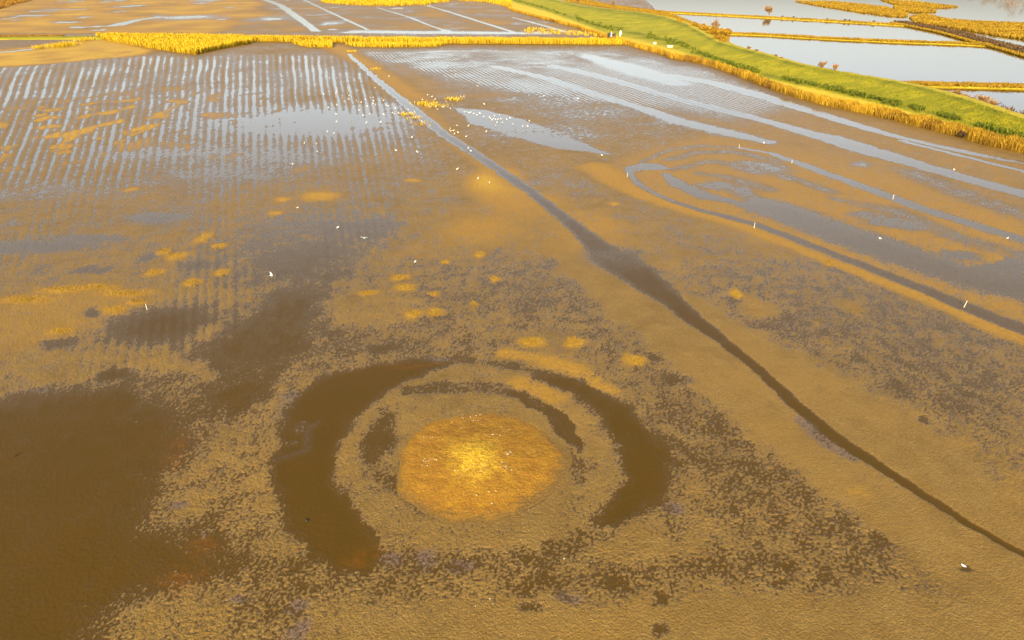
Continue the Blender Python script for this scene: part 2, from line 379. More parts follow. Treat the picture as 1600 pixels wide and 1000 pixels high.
lay(ell(740, 360, 60, 25, .8), gold=.45, level=4.5, k=.7); lay(ell(930, 360, 50, 25, .7), gold=.4, k=.7); lay(ell(640, 240, 40, 15, .8), gold=.3, k=.6)
lay(ell(1340, 770, 22, 10, .8), gold=.3)
# --- right half: smoother ochre mud with streams
lay(poly([(960, 250), (1040, 225), (1200, 190), (1640, 330), (1640, 530), (1500, 470), (1300, 402), (1150, 360), (1030, 320), (985, 290)], 5), level=2.6, mic=.55, gold=.38)
lay(poly([(860, 110), (1000, 90), (1640, 250), (1640, 330), (1200, 230), (1000, 175)], 10), level=2.4, mic=.6, gold=.26)
lay(stroke([(930, 262, 30), (990, 300, 22), (1060, 325, 14), (1150, 350, 12), (1280, 402, 12), (1420, 455, 18), (1600, 530, 26)], .6), level=5, gold=.45, mic=.5)
ST = dict(soft=.25, warp=.35)
def wet(pts, level=-3.2, mic=.6, soft=.45, warp=.5, k=1.0): lay(stroke(pts, soft, warp), level=level, mic=mic, gold=0, k=k)
wet([(775, 104, 8.88), (850, 121, 10.36), (950, 154, 11.84), (1000, 168, 10.36), (1060, 190, 22.2), (1130, 206, 22.2), (1200, 222, 13.32)], -1.2, soft=.6)
wet([(862, 102, 7.4), (930, 118, 11.84), (1000, 137, 10.36), (1060, 155, 8.88), (1130, 172, 10.36), (1200, 190, 11.84), (1260, 207, 17.76), (1300, 217, 22.2), (1360, 236, 25.16), (1430, 256, 19.24), (1520, 282, 17.76), (1640, 314, 19.24)])
wet([(1050, 118, 11.84), (1120, 131, 13.32), (1200, 152, 14.8), (1300, 184, 13.32), (1380, 208, 11.84), (1430, 220, 7.4), (1500, 236, 10.36), (1640, 262, 7.4)])
wet([(1410, 220, 6.66), (1500, 243, 5.92), (1640, 278, 6.66)], -2.5)
wet([(920, 88, 14), (1000, 112, 26), (1060, 130, 20)], .5, soft=.9)
wet([(1150, 230, 4.44), (1200, 238, 5.92), (1240, 252, 8.88), (1330, 285, 11.84), (1440, 326, 13.32), (1640, 388, 13.32)])
wet([(1050, 314, 5), (1100, 330, 7), (1180, 350, 9), (1300, 396, 9), (1420, 443, 13), (1500, 476, 16), (1640, 532, 19)], -4)
wet([(985, 274, 5), (984, 268, 7), (992, 262, 14), (1015, 260, 20), (1035, 263, 10)], -3)
wet([(985, 274, 5), (1000, 290, 7), (1030, 306, 5), (1050, 314, 6)], -.8)
wet([(1040, 272, 6), (1060, 288, 14), (1100, 306, 16), (1150, 316, 10), (1180, 325, 14)], -1.5, soft=.5)
lay(poly([(1180, 308), (1230, 318), (1290, 340), (1400, 378), (1500, 414), (1640, 440), (1640, 478), (1500, 446), (1400, 411), (1290, 373), (1210, 342), (1160, 324)], 3.0), level=-2.8, mic=.5, gold=0)
for c in [(1390, 346, 40, 8), (1430, 352, 34, 8), (1350, 335, 24, 5), (1500, 400, 30, 8), (1230, 277, 12, 4), (1345, 257, 16, 4), (1160, 300, 20, 8), (1120, 290, 30, 6), (1190, 262, 40, 10)]: lay(ell(*c, .6), level=-.6, mic=.7, gold=.1)
wet([(1600, 405, 10), (1560, 425, 30), (1520, 430, 20)], -1.5, soft=.5)
for pts in ([(1005, 252, 6), (1040, 236, 6), (1090, 228, 8), (1150, 230, 6)], [(1045, 250, 8), (1090, 238, 10), (1150, 238, 12), (1220, 252, 8)], [(1050, 265, 8), (1110, 252, 12), (1180, 262, 14), (1240, 280, 12), (1300, 300, 12)],
            [(990, 195, 4), (1030, 192, 5), (1080, 200, 4), (1130, 214, 4)], [(1090, 270, 8), (1150, 280, 14), (1200, 296, 14)], [(1300, 310, 8), (1400, 330, 20), (1500, 372, 20), (1600, 400, 20)], [(1420, 268, 20), (1520, 310, 24), (1620, 342, 24)]):
    wet(pts, .7, .6, .9)
lay(poly([(712, 168), (780, 176), (850, 199), (920, 228), (955, 241), (880, 234), (800, 213), (735, 192)], 1.5), level=-3.5, mic=.4, gold=0)
for c in [(880, 160, 60, 12), (830, 140, 60, 10), (960, 175, 40, 8), (900, 180, 50, 10), (790, 155, 30, 5), (700, 150, 24, 4), (610, 165, 40, 6), (820, 205, 80, 12), (900, 210, 50, 14)]: lay(ell(*c, .8), level=.1, mic=.8, gold=.1, k=.8)
lay(ell(860, 285, 90, 20, .8), level=1.2, k=.6)
# --- plough rows
fan = np.arctan2(GX - 28, GY + 103) / .0063 + .18 * fbm(GX, GY * .35, 30, 41, 2) + .05 * fbm(GX, GY * .4, 5, 42, 2)
rowL = np.cos(2 * np.pi * fan) + .35 * np.cos(2 * np.pi * fan * .5 + 1.0)
lineR = (GX + .33 * GY) / 1.9 + .35 * fbm(GX, GY, 25, 43, 2); rowR = np.cos(2 * np.pi * lineR)
def region(w): 
    a = np.zeros(GX.shape); sl, ww = w
    if sl is not None: a[sl] = ww
    return a
RL = region(poly([(-300, 105), (0, 100), (150, 90), (340, 86), (560, 86), (640, 170), (680, 250), (640, 330), (520, 430), (300, 560), (0, 640), (-300, 640)], 10))
patch = sstep(-.35, .5, fbm(GX + .3 * GY, GY * .22, 22, 44, 3))
PY = np.interp(GY, rowY, pr)                                      # rows are sharpest beyond the middle of the flat
upper = 1 - sstep(225, 330, PY)
B = B + (2.6 - B) * .45 * RL * upper
B += RL * upper * (-1.4 - .9 * fbm(GX + .35 * GY, GY * .3, 16, 45, 4)) + RL * (1 - upper) * -.9
B += RL * ((.7 + .8 * patch) * upper + 1.3 * (1 - upper) * patch) * rowL
MIC *= 1 - RL * (.55 * upper + .25 * (1 - upper))
lay(ell(470, 192, 170, 26, .7), level=-1.6, mic=.3, k=.8)
lay(ell(330, 160, 60, 22, .8), level=-.6, mic=.3, k=.4); lay(ell(430, 130, 80, 18, .8), level=-.4, k=.35, mic=.3)
lay(ell(280, 240, 140, 16, .8), level=-.8, mic=.7, k=.7); lay(ell(350, 275, 110, 14, .8), level=-.3, k=.7); lay(ell(450, 250, 90, 20, .8), level=-.6, k=.7); lay(ell(80, 300, 120, 14, .8), level=.2, k=.7)
B += RL * upper * rowL * .35
RR = region(poly([(555, 82), (700, 76), (950, 78), (1100, 105), (1250, 165), (1150, 190), (900, 150), (700, 125), (590, 105)], 12))
B += RR * (-2.2 + 2.6 * rowR * (.4 + .7 * patch)); MIC *= 1 - RR * .72
lay(ell(200, 185, 210, 48, .6), gold=.1)
oran = sstep(.12, .42, fbm(GX, GY * .55, 7.0, 51, 3)) * region(ell(170, 200, 230, 62, .6))
B += oran * 2.4; GOLD = np.maximum(GOLD, oran * .72)
oran2 = sstep(.45, .8, fbm(GX, GY * .5, 7.0, 52, 3)) * region(ell(430, 225, 260, 60, .6)); B += oran2 * 1.4; GOLD = np.maximum(GOLD, oran2 * .55)
lay(poly([(-200, 84), (0, 64), (60, 70), (120, 66), (170, 60), (240, 78), (230, 85), (140, 93), (60, 101), (0, 105), (-200, 110)], 6), level=8, mic=.3, gold=.72)
lay(poly([(-200, 60), (60, 58), (150, 60), (60, 72), (0, 78), (-200, 80)], 6), level=3.0, gold=.05, lil=.25)
wet([(-100, 84, 8), (0, 82, 10), (50, 77, 12)], -.6, soft=.7)
lay(poly([(500, 72), (540, 70), (600, 105), (680, 160), (620, 150), (570, 110)], 5), level=5, gold=.5, mic=.3)
lay(stroke([(590, 130, 20), (660, 170, 18), (720, 230, 16), (800, 290, 14)], .8), level=3.5, gold=.4, mic=.4, k=.8)
lay(stroke([(620, 100, 16), (700, 150, 20), (780, 150, 20)], .8), level=3.0, gold=.35, k=.7)
# --- the long straight channel
lay(stroke([(545, 84, 2.5), (565, 103, 4), (600, 134, 6), (640, 166, 8), (690, 207, 9), (760, 252, 9), (830, 300, 9), (900, 355, 12), (930, 382, 18), (960, 405, 31), (990, 425, 32),
            (1030, 455, 24), (1060, 480, 18), (1120, 525, 12), (1190, 582, 9), (1240, 628, 11), (1290, 672, 13), (1340, 706, 12), (1400, 746, 9.5), (1500, 810, 8), (1600, 868, 7), (1700, 925, 7)], .5, .5), level=-6, mic=.7, gold=0)
lay(ell(955, 404, 40, 15, .9), level=-1.6, lil=.45, k=.85)
lay(stroke([(1250, 655, 9), (1290, 690, 12), (1330, 715, 9)], .6), lil=.7, level=.5, k=.8)
lay(ell(1305, 683, 13, 7, .9), gold=.3, k=.6)
# --- beyond the straight dyke
lay(poly([(-400, 52), (960, 52), (780, -10), (500, -40), (-400, -40)], 6), level=3.0, mic=.2, gold=.16)
lay(poly([(-300, 52), (330, 52), (420, 20), (380, -20), (-300, -20)], 12), gold=.62, level=5.5, k=.85)
for c in [(48, 24.5, 24, 1.6), (100, 35, 22, 1.2), (68, 17.5, 22, 1.1), (100, 15, 34, .8), (112, 2.5, 13, 1.5), (205, 9.5, 15, 2.2), (180, 1.5, 12, 1.8), (185, 18, 5, 1.8), (10, 29, 6, 1.6), (28, 31, 6, .9), (132, 27, 9, 1.1),
          (155, 47, 8, .8), (118, 42, 6, .8), (315, 5, 10, 1.5), (322, 1, 20, 1.2), (620, 13, 9, 1), (425, 30, 12, 1.5), (520, 46, 8, .8), (880, 49, 8, .8), (348, 30, 6, .8), (360, 12, 8, 1)]: lay(ell(*c, .5), level=-3, mic=.2, gold=0)
lay(ell(300, 28, 55, 5, .9), level=-.2, mic=.6, k=.8); lay(ell(425, 28, 30, 6, .9), level=.2, k=.6); lay(ell(290, 27, 30, 2.4, .6), level=-1.2, mic=.6)
for pts in ([(415, 0, 5), (438, 8, 5), (455, 20, 6), (480, 38, 6), (494, 49, 7)], [(475, 0, 2), (520, 21, 2.5), (550, 35, 3), (574, 46, 3)], [(590, 12, 2), (640, 27, 2.5), (672, 40, 2.5), (705, 51, 4)],
            [(637, 0, 2.5), (700, 18, 3), (760, 37, 4), (805, 51, 4)], [(800, 27, 2), (850, 40, 4), (890, 51, 3)], [(120, 43, 12), (180, 40, 12), (215, 31, 8), (255, 26, 10)]): wet(pts, -3, .2, .4, .15)
wet([(570, 49, 30), (650, 51, 30), (720, 51, 30), (850, 52, 20)], -.6, .3, .8, .3)
beyond = region(poly([(-400, 52), (960, 52), (780, -10), (500, -40), (-400, -40)], 6)); fb = fbm(GX, GY, 46, 55, 4)
GOLD = np.clip(GOLD + beyond * .42 * fb, 0, 1); B += beyond * (-2.6 * sstep(.25, .9, fbm(GX, GY * .6, 30, 56, 4)) + 1.2 * fb)
shore = region(poly([(-200, 64), (240, 76), (240, 92), (-200, 112)], 6)); GOLD = np.clip(GOLD + shore * .45 * fbm(GX, GY * .7, 14, 57, 4), 0, 1)
# --- rust, lilac silt, pale sky glint painted into the left moat
for c in [(560, 872, 24, 12), (585, 862, 12, 10), (285, 905, 34, 20), (320, 855, 22, 16), (272, 700, 12, 18), (275, 725, 10, 10)]: lay(ell(*c, .9), rust=.75, k=.8)
lay(ell(620, 573, 26, 5, .6), rust=.4); lay(stroke([(640, 574, 4), (690, 566, 2), (725, 560, 1.5)], .6), rust=.7)
for c in [(612, 878, 20, 11), (668, 878, 18, 13), (725, 888, 24, 7), (465, 985, 20, 18), (465, 945, 20, 10), (375, 936, 20, 6), (690, 562, 30, 4), (60, 612, 26, 5), (450, 620, 12, 8), (280, 790, 12, 5), (1045, 790, 18, 8), (320, 835, 12, 8), (890, 935, 20, 8)]:
    lay(ell(*c, .6), lil=.75, level=.6, mic=.5, k=.85)
lay(stroke([(498, 662, 6), (484, 678, 9), (478, 692, 8), (468, 706, 10), (452, 714, 12), (438, 720, 8)], .95, 1.6), level=-.35, mic=.2, lil=1.0)  # sky reflection on the moat water, painted as a pale lilac streak
lay(ell(470, 668, 14, 8, .8), lil=.6, level=-.4); lay(ell(455, 690, 10, 8, .8), lil=.6, level=-.4); lay(ell(450, 640, 20, 18, .8), lil=.4)
# --- the mud under the ponds on the right, below the banks
POND = [(1000, -14), (1040, 22), (1095, 45), (1120, 62), (1200, 84), (1300, 106), (1420, 128), (1500, 150), (1640, 190), (1800, 220), (1800, -14)]
lay(poly(POND, 5), level=-90, mic=0)

NEARM = 1 - sstep(120, 220, GY)
B += NEARM * sstep(.3, 1.0, MIC) * (1.5 * fbm(GX, GY, 3.6, 13, 4) + .6 * fbm(GX, GY, 11, 14, 2))
# pits, crumbs and ripples of the mud itself
PN = .42 * perlin(WX / .44, WY / .50, 61) + .74 * perlin(GX / .22 + 7, GY / .25, 62) + .30 * perlin(GX / .13 + 3, GY / .15, 66) + .34 * perlin(GX / 1.5, GY / 1.9, 63)
PN_far = .75 * perlin(GX / 1.3, GY / 1.7, 64) + .5 * perlin(GX / .8, GY / 1.2, 65) + .3 * perlin(GX / 4, GY / 5, 67)
PN = PN * (1 - FAR) + PN_far * FAR
MIC *= 1 - .55 * FAR
Z = (B + 5.0 * MIC * PN) * .01
Z = np.where(Z < 0, np.maximum(Z * 1.3, -1.2), Z)
hard = np.clip(Z * 100, -9, 14)
WET = 1 - sstep(.1, 2.6, hard + .5 * PN); WET = np.maximum(WET, FAR * .55 * (1 - sstep(1.5, 4.0, B)))
BED = .58 * sstep(.6, -1.9, hard) + .42 * sstep(-1.5, -8, hard)  # weight of the painted water darkening, growing with depth
GOLD = np.clip(GOLD + .12 * sstep(4, 8, hard), 0, 1) * (1 - .6 * WET)
# mound foot hollow so the mound object meets it cleanly
MX, MY = g1(752, 722); MR = 136 * pxm(752, 722)
dm = np.hypot(GX - MX, GY - MY) / MR
Z = np.where(dm < .93, np.minimum(Z, -.05), Z)

idx = np.arange(NR * NC).reshape(NR, NC)
F = np.stack([idx[:-1, :-1], idx[:-1, 1:], idx[1:, 1:], idx[1:, :-1]], -1).reshape(-1, 4)
Z = np.where(Z < -.015, -.015 + (Z + .015) * .35, Z)          # silt settles smooth on the pool beds
V = np.stack([GX, GY, Z], -1).reshape(-1, 3)
cover = np.stack([GOLD, np.clip(RUST, 0, 1), np.clip(LIL, 0, 1), np.ones_like(GOLD)], -1).reshape(-1, 4)
mud = mesh_np('mudflat', V, F, M_MUD, attrs={'cover': cover, 'wet': WET.ravel(), 'bed': BED.ravel()})
tag(mud, 'tan cracked mudflat with speckled pits and plough rows', kind='structure')
def quad(name, x0, x1, y0, y1, z, mat):
    return mesh_np(name, [(x0, y0, z), (x1, y0, z), (x1, y1, z), (x0, y1, z)], [(0, 1, 2, 3)], mat)
water = quad('water', -2500, 2500, -200, 3000, 0.0, M_WATER); tag(water, 'shallow brown water lying over the mudflat and ponds', kind='structure')
base = quad('ground', -12000, 12000, -4000, 14000, -1.6, plain_material('far_ground', (.30, .18, .06), (.40, .26, .08), .02, .9, 0)); tag(base, 'flat brown ground under the water reaching the horizon', kind='structure')

# ------------------------------------------------------------------ the mound
nr, na = 90, 320
rr = np.linspace(0, 1.1, nr); th = np.linspace(0, 2 * np.pi, na, endpoint=False)
R, T = np.meshgrid(rr, th, indexing='ij')
wob = 1 + .03 * np.sin(3 * T + 1) + .02 * np.sin(5 * T + 2) + .02 * np.sin(9 * T) + .012 * np.sin(17 * T + 1)
mx = MX + MR * R * wob * np.cos(T); my = MY + MR * R * wob * np.sin(T)
hz = .62 * np.clip(1 - R ** 2, -.3, 1) ** 1 * np.where(R < 1, 1, 1)
hz = .60 * np.maximum(1 - R ** 2.0, 0) ** 1.6 + np.where(R > .97, -(R - .97) * .9, 0) + .02
hz += .16 * np.exp(-(((mx - MX + .55) / 1.25) ** 2 + ((my - MY - .1) / 1.7) ** 2))
hz += (.045 * fbm(mx, my, 1.3, 71, 3) + .03 * fbm(mx, my, .33, 72, 3)) * sstep(1.05, .8, R)
rimv = sstep(.82, 1.0, R + .08 * fbm(mx, my, .9, 73, 4) + .08 * np.cos(T + .7))
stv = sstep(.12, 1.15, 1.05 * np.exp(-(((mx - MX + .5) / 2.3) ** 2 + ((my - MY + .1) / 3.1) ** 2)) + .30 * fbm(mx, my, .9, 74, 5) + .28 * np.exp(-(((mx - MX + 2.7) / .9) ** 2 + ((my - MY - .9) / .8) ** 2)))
idm = np.arange(nr * na).reshape(nr, na)
Fm = np.stack([idm[:-1], idm[1:], np.roll(idm[1:], -1, 1), np.roll(idm[:-1], -1, 1)], -1).reshape(-1, 4)
cov = np.stack([rimv, stv, 0 * stv, 1 + 0 * stv], -1).reshape(-1, 4)
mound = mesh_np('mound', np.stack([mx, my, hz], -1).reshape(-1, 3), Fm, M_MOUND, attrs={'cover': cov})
tag(mound, 'round golden mound with a bright straw-yellow top inside the ring moat', kind='structure')
def mound_z(x, y):
    r = math.hypot(x - MX, y - MY) / MR
    return .60 * max(1 - r ** 2.0, 0) ** 1.6 + .02 + .16 * math.exp(-(((x - MX + .55) / 1.25) ** 2 + ((y - MY - .1) / 1.7) ** 2))
GYs = rowY
def mud_z(x, y):
    i = int(np.clip(np.searchsorted(rowY, y), 1, NR - 1)); j = int(np.clip((x / half[i] + 1) / 2 * (NC - 1), 0, NC - 1))
    return float(Z[i, j])

# ------------------------------------------------------------------ blades (reeds, sedge, grass), many in one mesh
def blades(name, P, hgt, wid, mat, lean=.18, tintbase=None, parent=None, plume=True):
    """P (n,3) feet; one slender spear of two triangles each"""
    n = len(P); az = rng.uniform(0, np.pi, n); la = rng.uniform(0, 2 * np.pi, n); lm = rng.normal(0, lean, n) * hgt
    tip = P + np.stack([np.cos(la) * lm, np.sin(la) * lm, hgt], -1)
    mid = P + (tip - P) * .72
    ox = np.stack([np.cos(az), np.sin(az), 0 * az], -1) * (wid * .5)[:, None]
    V = np.stack([P - ox * .5, P + ox * .5, mid + ox, mid - ox, tip], 1).reshape(-1, 3)
    b0 = np.arange(n)[:, None] * 5
    F3 = np.concatenate([b0 + np.array([0, 1, 2]), b0 + np.array([0, 2, 3]), b0 + np.array([3, 2, 4])], 0)
    t = (rng.uniform(0, 1, n) if tintbase is None else np.clip(tintbase + rng.normal(0, .18, n), 0, 1))
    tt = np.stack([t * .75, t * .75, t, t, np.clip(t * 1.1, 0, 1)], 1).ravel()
    return mesh_np(name, V, F3, mat, parent, False, {'tint': tt})
def fill_poly(pts, n, z=0.0):
    """random feet inside an outline on the ground"""
    P = ground([p[0] for p in pts], [p[1] for p in pts], z); out = []
    x0, y0 = P.min(0); x1, y1 = P.max(0); tot = 0
    while tot < n:
        q = np.stack([rng.uniform(x0, x1, n * 2), rng.uniform(y0, y1, n * 2)], -1); ins = np.zeros(len(q), bool)
        for i in range(len(P)):
            a, c = P[i], P[(i + 1) % len(P)]; cr = (a[1] > q[:, 1]) != (c[1] > q[:, 1])
            ins ^= cr & (q[:, 0] < (c[0] - a[0]) * (q[:, 1] - a[1]) / (c[1] - a[1] + 1e-12) + a[0])
        out.append(q[ins]); tot += ins.sum()
    return np.concatenate(out)[:n]
def resample(P, step):
    P = np.asarray(P, float); d = np.r_[0, np.cumsum(np.linalg.norm(np.diff(P, axis=0), axis=1))]
    s = np.arange(0, d[-1] + 1e-6, step); return np.stack([np.interp(s, d, P[:, k]) for k in range(P.shape[1])], -1), s
def along(pts, n, w0, w1, jit=0.0):
    """random feet along a line on the ground, between offsets w0..w1 (m) to its far side"""
    P = np.asarray(pts); d = np.r_[0, np.cumsum(np.linalg.norm(np.diff(P, axis=0), axis=1))]
    s = rng.uniform(0, d[-1], n); x = np.interp(s, d, P[:, 0]); y = np.interp(s, d, P[:, 1]); e = 2.0
    tx = np.interp(s + e, d, P[:, 0]) - np.interp(s - e, d, P[:, 0]); ty = np.interp(s + e, d, P[:, 1]) - np.interp(s - e, d, P[:, 1])
    L = np.hypot(tx, ty) + 1e-9; nx, ny = -ty / L, tx / L
    o = rng.uniform(w0, w1, n)
    return np.stack([x + nx * o, y + ny * o], -1), s
def with_z(q, z): return np.column_stack([q, np.full(len(q), z) if np.isscalar(z) else z])

# ------------------------------------------------------------------ embankments: ridges swept along a line
def ridge(name, line, prof, mat, label, tint=None, straw=None, step=3.0, rough=.12, kind='structure', extra=None):
    """line (n,2) on the ground; prof [(offset to the far side, z)]"""
    P, s = resample(line, step); t = np.gradient(P, axis=0); t /= np.linalg.norm(t, axis=1)[:, None] + 1e-9
    nrm = np.stack([-t[:, 1], t[:, 0]], -1)
    off = np.array([p[0] for p in prof]); zz = np.array([p[1] for p in prof])
    k = np.linspace(0, len(off) - 1, (len(off) - 1) * 3 + 1); off = np.interp(k, np.arange(len(prof)), off); zz = np.interp(k, np.arange(len(prof)), zz)
    wv = 1 + .14 * fbm(s, s * 0, 25, 81, 3)
    X = P[:, None, 0] + nrm[:, None, 0] * off[None, :] * wv[:, None]; Y = P[:, None, 1] + nrm[:, None, 1] * off[None, :] * wv[:, None]
    ZZ = np.repeat(zz[None, :], len(P), 0) + rough * fbm(X, Y, 5, 82, 3)
    n, m = X.shape; ii = np.arange(n * m).reshape(n, m)
    Fq = np.stack([ii[:-1, :-1], ii[1:, :-1], ii[1:, 1:], ii[:-1, 1:]], -1).reshape(-1, 4)
    at = {'tint': np.repeat((np.zeros(m) if tint is None else np.interp(off, [p[0] for p in prof], tint))[None, :], n, 0).ravel(),
          'straw': np.repeat((np.zeros(m) if straw is None else np.interp(off, [p[0] for p in prof], straw))[None, :], n, 0).ravel()}
    o = mesh_np(name, np.stack([X, Y, ZZ], -1).reshape(-1, 3), Fq, mat, attrs=at); return tag(o, label, kind=kind)

# the straight dyke across the flat
dyke_line = np.array([g1(-260, 63), g1(0, 62.5), g1(160, 62), g1(400, 65), g1(620, 68), g1(800, 69), g1(930, 70), g1(975, 70)])
ridge('dyke', dyke_line, [(-1, -.4), (1.5, .5), (5, 1.1), (11, 1.2), (15, .6), (18, -.4)], M_GRASS, 'low straight dyke crossing the flat between the two mud fields', tint=[.2, .3, .5, .4, .2, .2], straw=[.35, .25, .0, .1, .5, .6])

# the broad green bank on the right
near_px = [(770, 2), (800, 17), (850, 31), (900, 44), (950, 62), (1000, 77), (1025, 83), (1050, 92), (1075, 96), (1110, 103), (1150, 118), (1200, 138), (1250, 155), (1300, 168), (1350, 178), (1400, 190), (1450, 203), (1500, 215), (1540, 228), (1600, 240), (1700, 268), (1800, 300)]
path_px = [(770, -5), (800, 4), (850, 18), (900, 36), (950, 55), (1000, 66), (1060, 82), (1100, 95), (1150, 110), (1200, 125), (1300, 146), (1400, 171), (1500, 196), (1600, 224), (1700, 252), (1800, 283)]
crest_px = [(770, -24), (800, -15), (860, -2), (905, 8), (960, 15), (1000, 19), (1040, 26), (1070, 36), (1095, 50), (1120, 64), (1150, 73), (1200, 86), (1240, 98), (1300, 110), (1360, 120), (1420, 131), (1450, 138), (1490, 149), (1530, 161), (1560, 172), (1600, 184), (1700, 210), (1800, 236)]
us = np.arange(770, 1800, 3.0)
def col(tab, z): return ground(us, np.interp(us, [p[0] for p in tab], [p[1] for p in tab]), z)
Ln, Lp, Lc = col(near_px, 0.0), col(path_px, 1.3), col(crest_px, 4.2)
tl = np.gradient(Lc, axis=0); tl /= np.linalg.norm(tl, axis=1)[:, None]; bn = np.stack([-tl[:, 1], tl[:, 0]], -1)
secs = []                                      # (xy, z, tint, straw)
for f in np.linspace(0, 1, 5): secs.append((Ln + (Lp - Ln) * f, -.25 + 1.55 * f, 0, .9))
for f in np.linspace(.03, 1, 42):
    z = 1.3 + .15 * min(f / .3, 1) + 2.75 * (max(f - .3, 0) / .7) ** 1.25
    ti = .85 * math.exp(-((f - .93) / .10) ** 2) + .7 * math.exp(-((f - .22) / .07) ** 2); stw = .75 * math.exp(-((f - .03) / .035) ** 2)
    if f > .985: ti, stw = 0, .45
    secs.append((Lp + (Lc - Lp) * f, z, ti, stw))
for o_, z in ((4, 3.9), (8, 2.4), (13, .6), (17, -.5)): secs.append((Lc + bn * o_, z, .2, .6))
Xb = np.stack([s_[0][:, 0] for s_ in secs], 1); Yb = np.stack([s_[0][:, 1] for s_ in secs], 1)
Zb = np.repeat(np.array([s_[1] for s_ in secs])[None, :], len(us), 0) + .16 * fbm(Xb, Yb, 7, 91, 4) + .10 * fbm(Xb, Yb, 2.2, 92, 2)
n_, m_ = Xb.shape; ii = np.arange(n_ * m_).reshape(n_, m_)
Fb = np.stack([ii[:-1, :-1], ii[1:, :-1], ii[1:, 1:], ii[:-1, 1:]], -1).reshape(-1, 4)
tb = np.clip(np.repeat(np.array([s_[2] for s_ in secs])[None, :], n_, 0) * (.6 + .6 * fbm(Xb, Yb, 12, 93, 2)), 0, 1)
sb = np.repeat(np.array([s_[3] for s_ in secs])[None, :], n_, 0)
bank = mesh_np('grass_bank', np.stack([Xb, Yb, Zb], -1).reshape(-1, 3), Fb, M_GRASS, attrs={'tint': tb.ravel(), 'straw': sb.ravel()})
tag(bank, 'broad green grass bank curving between the mudflat and the ponds', kind='structure')
def bank_pt(u, f):                             # a place on the bank: f = 0 at the path, 1 at the crest
    i = int(np.clip(np.searchsorted(us, u), 0, len(us) - 1)); j = 5 + int(round(np.clip(f, 0, 1) * 41))
    return float(Xb[i, j]), float(Yb[i, j]), float(Zb[i, j])

# narrow reed dikes between the ponds
def line_px(pts, z=0.0): return np.array([g1(u, v, z) for u, v in pts])
D1 = line_px([(925, 9), (1000, 18), (1100, 23), (1200, 28.5), (1300, 34), (1400, 40), (1430, 42)])
D2 = line_px([(1125, 54), (1145, 54), (1200, 56), (1300, 62), (1400, 66.5), (1500, 70), (1570, 74)])
D3 = line_px([(1345, 131), (1400, 134.5), (1500, 136.5), (1600, 139), (1750, 142)])
D4 = line_px([(1395, 36), (1430, 43), (1470, 51), (1520, 65), (1570, 78), (1610, 90), (1680, 108)])
for Lx, w, nm in ((D1, 9, 'upper'), (D2, 6, 'middle'), (D3, 6, 'lower')):
    ridge('pond_dike', Lx, [(-.8, -.5), (.8, .5), (w * .5, .9), (w, .5), (w + 2, -.5)], M_GRASS, f'narrow {nm} dike of yellow reed between the ponds', straw=[1, .9, .35, .8, 1])
ridge('pond_dike', D4, [(-.8, -.5), (1, .7), (5, 1.1), (10, .6), (13, -.5)], M_GRASS, 'diagonal scrubby dike behind the ponds', tint=[.5] * 5, straw=[.3] * 5)

# ------------------------------------------------------------------ reed beds
def stuff(o, label): return tag(o, label, kind='stuff')
q, s = along(dyke_line[2:], 42000, -1.0, 9.0)
hh = 2.6 + .6 * fbm(s, s * 0, 12, 101, 3) + rng.normal(0, .35, len(q))
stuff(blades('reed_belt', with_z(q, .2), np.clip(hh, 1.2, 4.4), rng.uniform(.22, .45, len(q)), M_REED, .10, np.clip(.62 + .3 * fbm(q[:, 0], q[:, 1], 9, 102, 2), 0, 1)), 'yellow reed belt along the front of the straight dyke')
q = fill_poly([(150, 58), (380, 61), (395, 68), (360, 74), (330, 80), (305, 86), (275, 82), (235, 76), (205, 70), (170, 64)], 26000)
hh = 2.8 + .5 * fbm(q[:, 0], q[:, 1], 8, 103, 2) + rng.normal(0, .35, len(q))
stuff(blades('reed_bed', with_z(q, .05), np.clip(hh, 1, 4.2), rng.uniform(.2, .42, len(q)), M_REED, .10, np.clip(.66 + .3 * fbm(q[:, 0], q[:, 1], 7, 104, 2), 0, 1)), 'yellow reed bed bulging from the dyke onto the mud')
q = fill_poly([(455, 68), (520, 68), (520, 75), (480, 74)], 2500); stuff(blades('reed_patch', with_z(q, .05), rng.uniform(1.4, 2.6, len(q)), rng.uniform(.2, .4, len(q)), M_REED, .1, .7), 'low reed patch in front of the dyke left of the channel head')
q = fill_poly([(540, 70), (700, 70), (680, 73.5), (600, 74.5), (560, 73.5)], 5000); stuff(blades('reed_patch', with_z(q, .05), rng.uniform(1.2, 2.2, len(q)), rng.uniform(.2, .4, len(q)), M_REED, .1, .7), 'low reed patch in front of the dyke right of the channel head')
q, s = along(np.array([g1(-200, 62), g1(0, 60), g1(100, 59)]), 5000, -3, 3)
stuff(blades('reed_fringe', with_z(q, .3), rng.uniform(.8, 2.0, len(q)), rng.uniform(.2, .4, len(q)), M_REEDB, .15, .7), 'short brownish reed fringe at the left end of the dyke')
